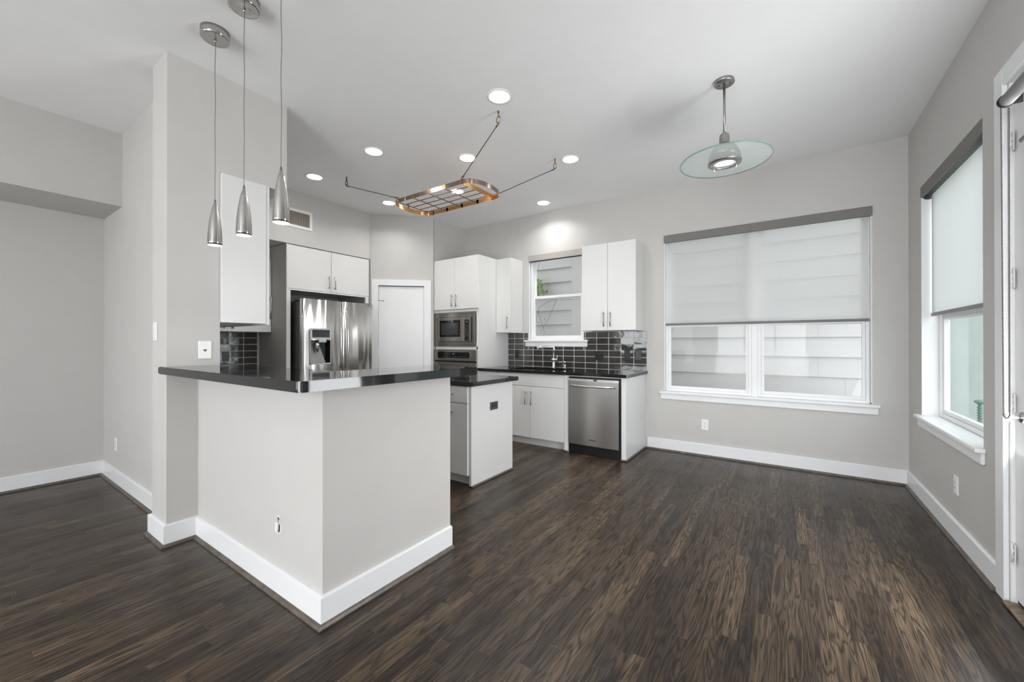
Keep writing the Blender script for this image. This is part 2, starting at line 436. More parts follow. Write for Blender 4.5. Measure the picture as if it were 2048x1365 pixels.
# bulkhead above the refrigerator, closet walls
bm = BM(); box(bm, XK, -4.79, 1.105, 3.487, 2.41, C); struct('wall_bulkhead', bm, PAINT)
PA = Vector((-4.787, 3.487)); PB = Vector((-4.165, 4.088)); PD = (PB-PA).normalized(); PN = Vector((-PD.y, PD.x))
def dpt(u, w): p = PA + PD*u + PN*w; return (p.x, p.y)
PL = (PB-PA).length; DU0, DU1, DH = 0.108, 0.735, 2.047
bm = BM()
for u0, u1, z0, z1 in ((0, DU0, 0, C), (DU1, PL, 0, C), (DU0, DU1, DH, C)):
    prism(bm, [dpt(u0, 0), dpt(u1, 0), dpt(u1, 0.1), dpt(u0, 0.1)], z0, z1)
struct('wall_pantry', bm, PAINT)
bm = BM(); box(bm, -4.3, -4.18, 4.11, YB+0.15, 0, C); struct('wall_alcove', bm, PAINT)
# bar half wall
bm = BM(); box(bm, -3.135, -1.69, 0.985, 1.105, 0, 1.052); box(bm, -1.81, -1.69, 1.105, 1.80, 0, 1.052)
struct('wall_bar', bm, PAINT)

# baseboards: white board and dark shoe
def baseboard(name, segs, n, shoe_n):
    """segs: (x0,y0,x1,y1, nx,ny) wall line and the direction the board sticks out; e0/e1 extend the ends"""
    b1, b2 = BM(), BM()
    for x0, y0, x1, y1, nx, ny, e0, e1 in segs:
        d = Vector((x1-x0, y1-y0)).normalized()
        for bm_, t, z0, z1, k in ((b1, 0.018, 0.012, 0.132, 1), (b2, 0.036, 0.0, 0.018, 2)):
            a = Vector((x0, y0)) - d*(e0*t); b = Vector((x1, y1)) + d*(e1*t); nn = Vector((nx, ny))*t
            if k == 1: sec = [(0, z0), (t, z0), (t, z1-0.006), (t-0.012, z1), (0, z1)]
            else: sec = [(0.0, z0), (t, z0), (t, z0+0.006), (t-0.006, z0+0.015), (t-0.014, z1), (0.0, z1)]
            # mitre: end points move with thickness
            va, vb = [], []
            for s_, z in sec:
                f = s_
                pa = Vector((x0, y0)) - d*(e0*f) + Vector((nx, ny))*f
                pb = Vector((x1, y1)) + d*(e1*f) + Vector((nx, ny))*f
                va.append(bm_.verts.new((pa.x, pa.y, z))); vb.append(bm_.verts.new((pb.x, pb.y, z)))
            m_ = len(sec); fs = [bm_.faces.new(va), bm_.faces.new(vb)]
            for i in range(m_): fs.append(bm_.faces.new((va[i], va[(i+1) % m_], vb[(i+1) % m_], vb[i])))
            bmesh.ops.recalc_face_normals(bm_, faces=fs)
    struct(name, b1, TRIM); struct('trim_%d' % shoe_n, b2, SHOE)
# e=+1 outside corner, e=-1 inside corner, 0 square end
baseboard('baseboard_back', [(-1.345, YB, XR, YB, 0, -1, 0, -1)], 0, 1)
baseboard('baseboard_right', [(XR, YB, XR, 3.02, -1, 0, -1, 0), (XR, 1.92, XR, YR, -1, 0, 0, -1)], 0, 2)
baseboard('baseboard_left', [(XL, YR, XL, 0.94, 1, 0, -1, -1), (XL, 0.94, -3.413, 0.94, 0, -1, -1, -1)], 0, 3)
baseboard('baseboard_partition', [(-3.413, 0.94, -3.413, 0.825, -1, 0, -1, 1), (-3.413, 0.825, -3.135, 0.825, 0, -1, 1, 1), (-3.135, 0.825, -3.135, 0.985, 1, 0, 1, -1)], 0, 4)
baseboard('baseboard_bar', [(-3.135, 0.985, -1.69, 0.985, 0, -1, -1, 1), (-1.69, 0.985, -1.69, 1.80, 1, 0, 1, 0)], 0, 5)
baseboard('baseboard_rear', [(XL, YR, -1.75, YR, 0, 1, -1, 0)], 0, 6)

# ------------------------------------------------------------------ windows (structure with frames, sashes, panes, sill)
def wbox(bm, ax, u0, u1, d0, d1, z0, z1, bev=0.0):
    """ax 'y': wall in x, depth in +y. ax 'x': wall in y, depth in +x"""
    if ax == 'y': box(bm, u0, u1, d0, d1, z0, z1, bev)
    else: box(bm, d0, d1, u0, u1, z0, z1, bev)
def frame4(bm, ax, u0, u1, d0, d1, z0, z1, w, wb=None, wt=None, bev=0.002):
    wb = w if wb is None else wb; wt = w if wt is None else wt
    wbox(bm, ax, u0, u0+w, d0, d1, z0, z1, bev); wbox(bm, ax, u1-w, u1, d0, d1, z0, z1, bev)
    wbox(bm, ax, u0+w, u1-w, d0, d1, z0, z0+wb, bev); wbox(bm, ax, u0+w, u1-w, d0, d1, z1-wt, z1, bev)
def hung(parent, ax, u0, u1, D, z0, z1, zm, pane):
    """single hung unit: outer frame, upper fixed sash, lower sash"""
    bm = BM(); frame4(bm, ax, u0, u1, D+0.035, D+(0.12 if ax == 'y' else 0.089), z0, z1, 0.028)
    bm2 = BM(); frame4(bm2, ax, u0+0.028, u1-0.028, D+0.085, D+0.11, zm-0.02, z1-0.028, 0.028)
    bm3 = BM(); frame4(bm3, ax, u0+0.028, u1-0.028, D+0.050, D+0.08, z0+0.028, zm+0.02, 0.026, 0.03, 0.036)
    f = link('window_frame', bm, VINYL, parent)
    s1 = link('upper_sash', bm2, VINYL, parent); s2 = link('lower_sash', bm3, VINYL, parent)
    bm = BM(); wbox(bm, ax, u0+0.055, u1-0.055, D+0.096, D+0.099, zm+0.0, z1-0.055); link('pane', bm, pane, s1)
    bm = BM(); wbox(bm, ax, u0+0.053, u1-0.053, D+0.064, D+0.067, z0+0.057, zm-0.015); link('pane', bm, pane, s2)
    return s2
def empty_struct(name, loc):
    o = bpy.data.objects.new(name, None); COL.objects.link(o); o['kind'] = 'structure'; return o
def sill(parent, ax, u0, u1, wall, inner, z, s=-1, horn=0.065, D=0.0):
    """stool and apron. wall = wall plane, projects by -0.04"""
    bm = BM(); wbox(bm, ax, u0-horn, u1+horn, wall-0.042, wall-0.0005, z-0.022, z+0.003, 0.004)
    wbox(bm, ax, u0+0.001, u1-0.001, wall-0.004, wall+0.05, z-0.0, z+0.003)
    link('window_sill', bm, TRIM, parent)
    bm = BM(); wbox(bm, ax, u0-horn+0.012, u1+horn-0.012, wall-0.018, wall-0.0005, z-0.085, z-0.0225, 0.003)
    link('apron', bm, TRIM, parent)
def reveal(parent, ax, u0, u1, wall, z0, z1):
    bm = BM()
    wbox(bm, ax, u0, u0+0.004, wall+0.001, wall+0.14, z0, z1); wbox(bm, ax, u1-0.004, u1, wall+0.001, wall+0.14, z0, z1)
    wbox(bm, ax, u0, u1, wall+0.001, wall+0.14, z1-0.004, z1); link('reveal', bm, TRIM, parent)

w1 = empty_struct('window_1', None)
hung(w1, 'y', SW[0]+0.012, SW[1]-0.012, YB, SW[2]+0.004, SW[3]-0.006, 1.875, PANE)
sill(w1, 'y', SW[0], SW[1], YB, 0, SW[2]); reveal(w1, 'y', SW[0], SW[1], YB, SW[2], SW[3])
w2 = empty_struct('window_2', None)
xm = -0.262
hung(w2, 'y', BW[0]+0.006, xm-0.028, YB, BW[2]+0.004, BW[3]-0.006, 1.44, PANE)
hung(w2, 'y', xm+0.028, BW[1]-0.012, YB, BW[2]+0.004, BW[3]-0.006, 1.44, PANE)
bm = BM(); box(bm, xm-0.028, xm+0.028, YB+0.03, YB+0.13, BW[2], BW[3], 0.002); link('mullion', bm, VINYL, w2)
sill(w2, 'y', BW[0], BW[1], YB, 0, BW[2], horn=0.05); reveal(w2, 'y', BW[0], BW[1], YB, BW[2], BW[3])
w3 = empty_struct('window_3', None)
hung(w3, 'x', RW[0]+0.004, RW[1]-0.004, XR+0.06, RW[2]+0.004, RW[3]-0.006, 1.44, PANEG)
sill(w3, 'x', RW[0], RW[1], XR, 0, RW[2], horn=0.04); reveal(w3, 'x', RW[0], RW[1], XR, RW[2], RW[3])
bm = BM(); box(bm, XR+0.05, XR+0.10, RW[0], RW[1], RW[2]-0.001, RW[2]+0.003); link('sill_board', bm, TRIM, w3)
for i, h in enumerate(REAR):
    w = empty_struct('window_%d' % (4+i), None)
    bm = BM(); frame4(bm, 'y', h[0], h[1], YR-0.11, YR-0.04, h[2], h[3], 0.05)
    n = 2
    for k in range(1, n+1):
        x = h[0] + (h[1]-h[0])*k/(n+1); box(bm, x-0.02, x+0.02, YR-0.11, YR-0.04, h[2], h[3])
    box(bm, h[0], h[1], YR-0.11, YR-0.04, 1.85, 1.89)
    link('window_frame', bm, VINYL, w)
portal('daylight_portal_back', ((BW[0]+BW[1])/2, YB+0.16, (BW[2]+BW[3])/2), (R(-90), 0, 0), BW[1]-BW[0], BW[3]-BW[2])
portal('daylight_portal_small', ((SW[0]+SW[1])/2, YB+0.16, (SW[2]+SW[3])/2), (R(-90), 0, 0), SW[1]-SW[0], SW[3]-SW[2])
portal('daylight_portal_right', (XR+0.17, (RW[0]+RW[1])/2, (RW[2]+RW[3])/2), (0, R(90), 0), RW[3]-RW[2], RW[1]-RW[0])

# ------------------------------------------------------------------ doors
# door_1: glazed door in the right wall, only its hinge side reaches the frame
bm = BM(); frame_w = 0.085
box(bm, XR-0.02, XR-0.0005, DR[1], DR[1]+0.093, 0.0, DR[3]+0.075, 0.003)
box(bm, XR-0.02, XR-0.0005, DR[0]-0.093, DR[0], 0.0, DR[3]+0.075, 0.003)
box(bm, XR-0.02, XR-0.0005, DR[0], DR[1], DR[3]-0.012, DR[3]+0.075, 0.003)
struct('trim_7', bm, TRIM)
bm = BM(); box(bm, XR-0.001, XR+0.15, DR[1]-0.018, DR[1], 0.0, DR[3], 0.002); box(bm, XR-0.001, XR+0.15, DR[0], DR[0]+0.018, 0, DR[3], 0.002)
box(bm, XR-0.001, XR+0.15, DR[0]+0.018, DR[1]-0.018, DR[3]-0.018, DR[3], 0.002); struct('trim_8', bm, TRIM)
d1 = empty_struct('door_1', None)
bm = BM(); dy0, dy1, dz0, dz1 = DR[0]+0.022, DR[1]-0.022, 0.035, DR[3]-0.022
frame4(bm, 'x', dy0, dy1, XR+0.012, XR+0.056, dz0, dz1, 0.135, 0.23, 0.14, bev=0.003); link('door_slab', bm, TRIM, d1)
bm = BM(); frame4(bm, 'x', dy0+0.115, dy1-0.115, XR+0.004, XR+0.0118, dz0+0.21, dz1-0.12, 0.024, bev=0.004); link('glazing_bead', bm, TRIM, d1)
bm = BM(); box(bm, XR+0.03, XR+0.036, dy0+0.135, dy1-0.135, dz0+0.23, dz1-0.14); link('pane', bm, PANE, d1)
for z in (0.25, 0.96, 1.55, 2.20):
    bm = BM(); cyl(bm, (XR+0.004, DR[1]-0.020, z-0.048), (XR+0.004, DR[1]-0.020, z+0.048), 0.007)
    box(bm, XR+0.002, XR+0.005, DR[1]-0.046, DR[1]-0.001, z-0.045, z+0.045)
    cyl(bm, (XR+0.004, DR[1]-0.020, z+0.048), (XR+0.004, DR[1]-0.020, z+0.054), 0.009); cyl(bm, (XR+0.004, DR[1]-0.020, z-0.054), (XR+0.004, DR[1]-0.020, z-0.048), 0.009)
    h = link('hinge', bm, TRIM, d1)
    bm = BM()
    for zz in (-0.03, 0.0, 0.03): box(bm, XR+0.0005, XR+0.0022, DR[1]-0.034, DR[1]-0.030, z+zz-0.007, z+zz+0.007)
    link('screw_head', bm, SCREW, h)
bm = BM(); box(bm, XR-0.03, XR+0.15, DR[0], DR[1]-0.02, 0.0, 0.016, 0.003); struct('trim_9', bm, RAWWOOD)
bm = BM(); box(bm, XR+0.018, XR+0.05, DR[0]+0.02, DR[1]-0.02, 0.0165, 0.034); link('weatherstrip', bm, BLACK, d1)
# door_2: pantry door
bm = BM()
for u0, u1, z0, z1 in ((DU0-0.088, DU0, 0.0, DH+0.085), (DU1, DU1+0.095, 0.0, DH+0.085), (DU0, DU1, DH, DH+0.085)):
    prism(bm, [dpt(u0, -0.018), dpt(u1, -0.018), dpt(u1, -0.0005), dpt(u0, -0.0005)], z0, z1)
struct('trim_10', bm, TRIM)
d2 = empty_struct('door_2', None)
bm = BM(); prism(bm, [dpt(DU0+0.004, 0.004), dpt(DU1-0.004, 0.004), dpt(DU1-0.004, 0.04), dpt(DU0+0.004, 0.04)], 0.012, DH-0.012)
link('door_slab', bm, TRIM, d2)
bm = BM(); prism(bm, [dpt(DU0, 0.03), dpt(DU1, 0.03), dpt(DU1, 0.08), dpt(DU0, 0.08)], DH-0.010, DH-0.0005); link('door_head', bm, CABIN, d2)
for z in (0.25, 1.10, 1.79):
    bm = BM(); cyl(bm, (*dpt(DU0+0.001, -0.006), z-0.045), (*dpt(DU0+0.001, -0.006), z+0.045), 0.0075)
    h = link('hinge', bm, TRIM, d2)
bm = BM(); p = dpt(DU0+0.003, -0.010); q = dpt(DU0+0.065, -0.03); cyl(bm, (*p, 1.835), (*q, 1.828), 0.004)
cyl(bm, (*q, 1.828), (*dpt(DU0+0.078, -0.035), 1.826), 0.008); cyl(bm, (*dpt(DU0+0.001, -0.006), 1.828), (*dpt(DU0+0.001, -0.006), 1.845), 0.01)
link('hinge_door_stop', bm, NICK, d2)

# ================================================================== OUTSIDE
def siding():
    t_ = Thing('neighbor_house', 'white lap-sided house wall close outside the back windows', 'house', (0, 6.3, -0.6))
    bm = BM(); e = 0.2505; z = -0.691
    while z < 5.4:
        vs = [bm.verts.new(p) for p in ((-9, 6.300, z), (1.04, 6.300, z), (1.04, 6.322, z+e+0.02), (-9, 6.322, z+e+0.02))]
        bm.faces.new(vs)
        w = [bm.verts.new(p) for p in ((-9, 6.300, z), (1.04, 6.300, z), (1.04, 6.33, z), (-9, 6.33, z))]; bm.faces.new(w)
        z += e
    box(bm, -9, 1.04, 6.335, 6.5, -0.6, 5.4)
    t_.part('lap_siding', bm, mat('white_siding_paint', (0.61, 0.61, 0.60), 0.6, noise=3, var=0.02))
    bm = BM(); box(bm, -3.05, -2.55, 6.27, 6.299, -0.6, 5.4, 0.004); t_.part('trim_board', bm, mat('white_siding_paint', ()), label='white vertical corner board')
    bm = BM(); e0 = -0.691
    for x, k in ((0.338, 6), (0.60, 5), (-0.7, 9), (0.30, 10), (0.338, 8)):
        z0 = e0 + e*k; vv = [bm.verts.new(p) for p in ((x, 6.2992, z0+0.003), (x+0.003, 6.2992, z0+0.003), (x+0.003, 6.3185, z0+e-0.002), (x, 6.3185, z0+e-0.002))]; bm.faces.new(vv)
    t_.parts('butt_joint', bm, mat('joint_grey', (0.45, 0.45, 0.44), 0.9))  # joint lines a little darker than the boards
siding()
bm = BM(); box(bm, -30, 30, -30, 40, -0.75, -0.6); g = single('ground', 'unseen pale ground added outside the house to stop light from below', 'ground', bm, mat('pale_gravel', (0.42, 0.41, 0.39), 0.9, noise=30, var=0.2), (0, 0, -0.75)); g['kind'] = 'structure'  # unseen plane added so no sky light comes from below
# stucco wall outside the right-hand window
t_ = Thing('stucco_wall', 'smooth pale grey-green stucco wall outside the right-hand window', 'wall', (2.5, 6.3, -0.6))
STU = mat('stucco_pale', (0.37, 0.41, 0.395), 0.9, bump=(90, 0.3, 0.004), var=0.03)
bm = BM(); box(bm, 1.05, 1.50, 6.22, 6.6, -0.6, 5.0); t_.part('projecting_bay', bm, STU)
bm = BM(); box(bm, 1.501, 4.0, 6.42, 6.6, -0.6, 5.0); t_.part('panel', bm, STU)
bm = BM(); box(bm, 1.30, 1.325, 6.19, 6.219, -0.6, 5.0); t_.part('downpipe', bm, STU)
# vine on the siding
LEAF = mat('ivy_leaf', (0.33, 0.45, 0.20), 0.5, noise=20, var=0.3); TWIG = mat('vine_twig', (0.18, 0.15, 0.11), 0.8, noise=20, var=0.3)
def leaf(bm, c, s, a, b):
    M = Matrix.Translation(c) @ Matrix.Rotation(a, 4, 'Z') @ Matrix.Rotation(b, 4, 'X')
    pts = [(0, 0, 0), (-0.45, 0.05, 0.35), (-0.2, 0.0, 0.9), (0, 0.03, 1.15), (0.2, 0.0, 0.9), (0.45, 0.05, 0.35)]
    v = [bm.verts.new(M @ (Vector(p)*s)) for p in pts]
    bm.faces.new((v[0], v[1], v[2], v[3])); bm.faces.new((v[0], v[3], v[4], v[5]))
def vine(loc, strands, leaves, label):
    t_ = Thing('climbing_vine', label, 'vine', loc, group=None)
    bm = BM()
    for s in strands:
        pts = [(loc[0]+x, loc[1]-0.012, loc[2]+z) for x, z in s]
        fine = []
        for a, b in zip(pts, pts[1:]):
            for k in range(5):
                f = k/5; fine.append((a[0]+(b[0]-a[0])*f + random.uniform(-1, 1)*0.006, a[1], a[2]+(b[2]-a[2])*f + random.uniform(-1, 1)*0.008))
        fine.append(pts[-1]); tube(bm, fine, [0.0042 - 0.0026*i/len(fine) for i in range(len(fine))], 6)
    t_.part('stem', bm, TWIG)
    bm = BM()
    for cx, cz, sx, sz, n, s in leaves:
        for _ in range(n):
            leaf(bm, (loc[0]+cx+random.gauss(0, sx), loc[1]-random.uniform(0.02, 0.10), loc[2]+cz+random.gauss(0, sz)), s*random.uniform(0.6, 1.2), random.uniform(-1, 1), random.uniform(-0.7, 0.9))
    t_.part('leaves', bm, LEAF)
vine((-3.88, 6.27, 1.38), [((0, -.7), (.10, .1), (.18, .5), (.45, .62), (.9, .60), (1.5, .70)), ((.16, .45), (.30, .05), (.2, -.3)), ((.55, .62), (.40, .30), (.2, .02)), ((.05, .9), (.2, 1.3), (.3, 1.5))],
     [(.14, .85, .08, .06, 90, 0.06), (.28, .74, .06, .03, 30, 0.05), (.2, .3, .12, .14, 14, 0.028), (.12, 1.38, .08, .03, 8, 0.03)], 'green-leaved vine climbing the siding at the left of the sink window')
vine((-2.75, 6.265, 0.75), [((-.2, -.1), (.05, .2), (.35, .32), (.7, .38), (1.1, .36)), ((.05, .2), (.1, .4)), ((.3, .3), (.28, .05))],
     [(.05, .28, .08, .06, 12, 0.026), (.4, .3, .15, .05, 10, 0.024)], 'bare twiggy vine on the siding low behind the sink window')
vine((-1.55, 6.27, 0.55), [((0, -.6), (.05, .0), (-.02, .3), (.1, .7), (.2, 1.0)), ((.0, .1), (.12, .02), (.2, -.1))],
     [(.06, .05, .05, .06, 12, 0.03), (.05, .62, .05, .06, 14, 0.03)], 'thin leafy vine on the siding at the left of the big window')
# turned green post outside the right window
t_ = Thing('garden_stake', 'green ribbed metal post with a flat finial outside the right window', 'post', (1.415, 5.24, -0.6))
bm = BM(); cyl(bm, (1.415, 5.24, -0.6), (1.415, 5.24, 0.70), 0.012, 14)
for k in range(22): lathe(bm, [(0.012, 0), (0.021, 0.006), (0.012, 0.012)], (1.415, 5.24, 0.16+k*0.024), 14)
GM = mat('green_enamel', (0.10, 0.20, 0.15), 0.4, var=0.1); t_.part('pole', bm, GM)
bm = BM(); lathe(bm, [(0.0, 0.0), (0.018, 0.0), (0.034, 0.014), (0.037, 0.026), (0.02, 0.036), (0.0, 0.038)], (1.415, 5.24, 0.70), 18); t_.part('finial', bm, GM)

# ================================================================== FIXED KITCHEN
def handle(T, parent, p0, p1, n, r=0.0055, st=0.028, inset=0.02, m=None, posts=True):
    """bar handle from p0 to p1 on a face with normal n"""
    p0, p1, n = Vector(p0), Vector(p1), Vector(n); d = (p1-p0).normalized(); bm = BM()
    cyl(bm, p0+n*st, p1+n*st, r, 12)
    for q in (p0+d*inset, p1-d*inset): cyl(bm, q, q+n*st, r*0.8, 10)
    return T.part('handle', bm, m or NICK, parent)

# --- cabinets on the back wall
def face_door(T, name, x0, x1, yf, z0, z1, th=0.02):
    bm = BM(); box(bm, x0+0.0015, x1-0.0015, yf, yf+th, z0+0.0015, z1-0.0015, 0.0015); return T.part(name, bm, CAB)
T = Thing('wall_cabinet', 'white two-door wall cabinet right of the sink window', 'cabinet', (-1.72, YB, 1.385))
bm = BM(); box(bm, -2.05, -1.39, 4.524, YB-0.001, 1.385, 2.418, 0.001); T.part('body', bm, CAB)
d = face_door(T, 'door', -2.05, -1.722, 4.503, 1.387, 2.416); handle(T, d, (-1.765, 4.503, 1.43), (-1.765, 4.503, 1.605), (0, -1, 0))
d = face_door(T, 'door', -1.722, -1.39, 4.503, 1.387, 2.416); handle(T, d, (-1.684, 4.503, 1.43), (-1.684, 4.503, 1.605), (0, -1, 0))
T = Thing('wall_cabinet', 'narrow white one-door wall cabinet left of the sink window', 'cabinet', (-3.23, YB, 1.38))
bm = BM(); box(bm, -3.354, -3.108, 4.524, YB-0.001, 1.38, 2.412, 0.001); T.part('body', bm, CAB)
d = face_door(T, 'door', -3.354, -3.108, 4.503, 1.382, 2.41); handle(T, d, (-3.155, 4.503, 1.43), (-3.155, 4.503, 1.60), (0, -1, 0))
# --- oven tower
TY = 4.126
T = Thing('oven_cabinet', 'tall white cabinet tower holding the microwave and the oven', 'cabinet', (-3.77, YB, 0))
bm = BM()
box(bm, -3.378, -3.356, TY+0.002, YB-0.001, 0.0, 2.416, 0.001); box(bm, -4.178, -4.156, TY+0.02, YB-0.001, 0.0, 2.416)
box(bm, -4.156, -3.378, YB-0.02, YB-0.001, 0.0, 2.416)
box(bm, -4.156, -3.378, TY+0.02, YB-0.02, 2.396, 2.416)
for z0, z1 in ((1.655, 1.70), (1.142, 1.19), (0.30, 0.345)): box(bm, -4.156, -3.378, TY+0.021, YB-0.02, z0, z1)
T.part('body', bm, CAB)
bm = BM()
for z0, z1 in ((1.666, 1.70), (1.150, 1.186), (0.30, 0.345)): box(bm, -4.178, -3.378, TY+0.003, TY+0.020, z0, z1, 0.001)
box(bm, -4.178, -4.160, TY+0.003, TY+0.020, 0.1, 1.664); box(bm, -3.402, -3.379, TY+0.003, TY+0.020, 0.1, 1.664)
T.part('face_frame', bm, CAB)
d = face_door(T, 'door', -4.18, -3.774, TY-0.019, 1.702, 2.414); handle(T, d, (-3.813, TY-0.019, 1.735), (-3.813, TY-0.019, 1.905), (0, -1, 0))
d = face_door(T, 'door', -3.774, -3.358, TY-0.019, 1.702, 2.414); handle(T, d, (-3.735, TY-0.019, 1.735), (-3.735, TY-0.019, 1.905), (0, -1, 0))
bm = BM(); box(bm, -4.178, -3.358, TY-0.017, TY+0.002, 0.11, 0.298, 0.001); T.part('drawer', bm, CAB)
# --- microwave
T = Thing('microwave', 'built-in stainless microwave above the oven', 'microwave', (-3.78, TY, 1.19))
x0, x1 = -4.176, -3.41
bm = BM(); frame4(bm, 'y', x0, x1, TY-0.016, TY+0.002, 1.192, 1.66, 0.07, 0.06, 0.062, bev=0.002); T.part('trim_kit', bm, STEELD, label='brushed steel trim frame')
bm = BM()
for zz in (1.66-0.020, 1.66-0.036, 1.192+0.016, 1.192+0.034): box(bm, x0+0.03, x1-0.03, TY-0.0175, TY-0.0155, zz-0.0015, zz+0.0015)
T.parts('vent_slot', bm, BLACK)
bm = BM(); box(bm, x0+0.06, x1-0.06, TY+0.003, TY+0.42, 1.253, 1.597); T.part('body', bm, BLACK)
mx0, mx1, mz0, mz1 = -4.098, -3.462, 1.258, 1.592
bm = BM(); frame4(bm, 'y', mx0, mx1-0.155, TY-0.034, TY-0.002, mz0, mz1, 0.045, 0.062, 0.04, bev=0.004)
dr = T.part('door', bm, STEELD)
bm = BM(); box(bm, mx0+0.045, mx1-0.2, TY-0.028, TY-0.01, mz0+0.062, mz1-0.04); T.part('door_window', bm, GLOSSBLACK, dr)
bm = BM(); box(bm, mx0+0.075, mx1-0.235, TY-0.0292, TY-0.0282, mz0+0.09, mz1-0.075, 0.0003); T.part('mesh_screen', bm, mat('grey_mesh_glass', (0.035, 0.037, 0.035), 0.15), dr)
bm = BM(); box(bm, mx0+0.25, mx0+0.36, TY-0.0352, TY-0.0342, mz0+0.032, mz0+0.036); box(bm, mx0+0.352, mx0+0.358, TY-0.0352, TY-0.0342, mz0+0.025, mz0+0.046); T.part('badge', bm, CHROME, dr)
bm = BM(); frame4(bm, 'y', mx1-0.153, mx1-0.012, TY-0.034, TY-0.002, mz0, mz1, 0.03, 0.012, 0.04, bev=0.004); cp = T.part('control_panel', bm, STEELD)
bm = BM(); box(bm, mx1-0.123, mx1-0.042, TY-0.030, TY-0.01, mz0+0.012, mz1-0.04); T.part('control_glass', bm, GLOSSBLACK, cp)
bm = BM()
for i in range(3):
    for j in range(8): box(bm, mx1-0.112+i*0.024, mx1-0.100+i*0.024, TY-0.0312, TY-0.0302, mz0+0.075+j*0.020, mz0+0.081+j*0.020)
box(bm, mx1-0.10, mx1-0.065, TY-0.0312, TY-0.0302, mz1-0.075, mz1-0.058)
T.parts('key', bm, BUTTON, cp)
bm = BM(); box(bm, mx1-0.010, mx1-0.001, TY-0.028, TY-0.004, mz0, mz1, 0.002); T.part('side_edge', bm, BLACK)
# --- wall oven
T = Thing('wall_oven', 'built-in stainless wall oven under the microwave', 'oven', (-3.78, TY, 0.35))
ox0, ox1 = -4.176, -3.385
bm = BM(); box(bm, ox0+0.03, ox1-0.03, TY+0.003, TY+0.5, 0.36, 1.13); T.part('body', bm, BLACK)
bm = BM(); box(bm, ox0, ox1, TY-0.026, TY+0.002, 0.992, 1.143, 0.003); cp = T.part('control_panel', bm, STEELD)
bm = BM(); prism(bm, rrect(ox0+0.085, ox1-0.095, 1.022, 1.118, 0.03), TY-0.030, TY-0.020, 'y', 0.002); T.part('display_bezel', bm, CHROME, cp)
bm = BM(); prism(bm, rrect(ox0+0.093, ox1-0.103, 1.029, 1.112, 0.026), TY-0.0315, TY-0.0295, 'y'); T.part('display', bm, GLOSSBLACK, cp)
bm = BM()
for i in range(4):
    for j in range(3): box(bm, ox0+0.21+i*0.035, ox0+0.222+i*0.035, TY-0.0328, TY-0.0316, 1.044+j*0.022, 1.052+j*0.022)
for i in range(6): box(bm, ox0+0.38+i*0.042, ox0+0.395+i*0.042, TY-0.0328, TY-0.0316, 1.044, 1.052)
box(bm, ox0+0.37, ox0+0.41, TY-0.0328, TY-0.0316, 1.078, 1.094)
T.parts('key', bm, BUTTON, cp)
bm = BM(); box(bm, ox0+0.01, ox1-0.01, TY-0.01, TY+0.002, 0.968, 0.991); T.part('vent_gap', bm, BLACK)
bm = BM(); frame4(bm, 'y', ox0, ox1, TY-0.038, TY+0.002, 0.37, 0.966, 0.09, 0.09, 0.12, bev=0.004); dr = T.part('door', bm, STEELD)
bm = BM(); box(bm, ox0+0.09, ox1-0.09, TY-0.03, TY-0.005, 0.46, 0.846); T.part('door_window', bm, GLOSSBLACK, dr)
handle(T, dr, (ox0+0.05, TY-0.038, 0.905), (ox1-0.05, TY-0.038, 0.905), (0, -1, 0), r=0.011, st=0.05, m=STEELD)

# --- base cabinets, back run
BY = 4.112
def base_shell(T, x0, x1, yf, name='body', left=True, right=True, mm=CAB):
    bm = BM()
    if left: box(bm, x0+0.0005, x0+0.019, yf+0.021, YB-0.001, 0.10, 0.872)
    if right: box(bm, x1-0.019, x1-0.0005, yf+0.021, YB-0.001, 0.10, 0.872)
    box(bm, x0+0.019, x1-0.019, YB-0.015, YB-0.001, 0.10, 0.872); box(bm, x0+0.019, x1-0.019, yf+0.021, YB-0.015, 0.10, 0.118)
    box(bm, x0+0.019, x1-0.019, yf+0.021, yf+0.033, 0.70, 0.872)
    T.part(name, bm, mm)
T = Thing('sink_base_cabinet', 'white base cabinet with false drawer front and two doors under the sink', 'cabinet', (-2.55, YB, 0))
base_shell(T, -3.01, -2.092, BY)
bm = BM(); box(bm, -3.008, -2.094, BY, BY+0.02, 0.717, 0.862, 0.0015); T.part('false_drawer_front', bm, CAB)
for x0, x1, hx in ((-3.01, -2.552, -2.609), (-2.552, -2.092, -2.528)):
    d = face_door(T, 'door', x0, x1, BY, 0.092, 0.712); handle(T, d, (hx, BY, 0.487), (hx, BY, 0.660), (0, -1, 0))
bm = BM(); box(bm, -3.01, -2.092, BY+0.055, BY+0.07, 0.0, 0.0995); T.part('toe_kick', bm, CAB)
T = Thing('base_cabinet', 'white base cabinet in the corner beside the oven tower', 'cabinet', (-3.18, YB, 0))
base_shell(T, -3.353, -3.0115, BY)
bm = BM(); box(bm, -3.352, -3.013, BY, BY+0.02, 0.717, 0.862, 0.0015); d = T.part('drawer', bm, CAB); handle(T, d, (-3.25, BY, 0.79), (-3.11, BY, 0.79), (0, -1, 0))
d = face_door(T, 'door', -3.353, -3.0115, BY, 0.092, 0.712); handle(T, d, (-3.05, BY, 0.487), (-3.05, BY, 0.660), (0, -1, 0))
bm = BM(); box(bm, -3.353, -3.0115, BY+0.055, BY+0.07, 0.0, 0.0995); T.part('toe_kick', bm, CAB)
T = Thing('dishwasher_surround', 'white filler stile and end panel boxing in the dishwasher', 'panel', (-1.7, YB, 0))
bm = BM(); box(bm, -2.0905, -2.040, BY-0.001, YB-0.001, 0.0, 0.872, 0.001); T.part('filler_stile', bm, CAB)
bm = BM(); box(bm, -1.4235, -1.375, BY+0.001, YB-0.001, 0.0, 0.872, 0.001); ep = T.part('end_panel', bm, CAB)
bm = BM()
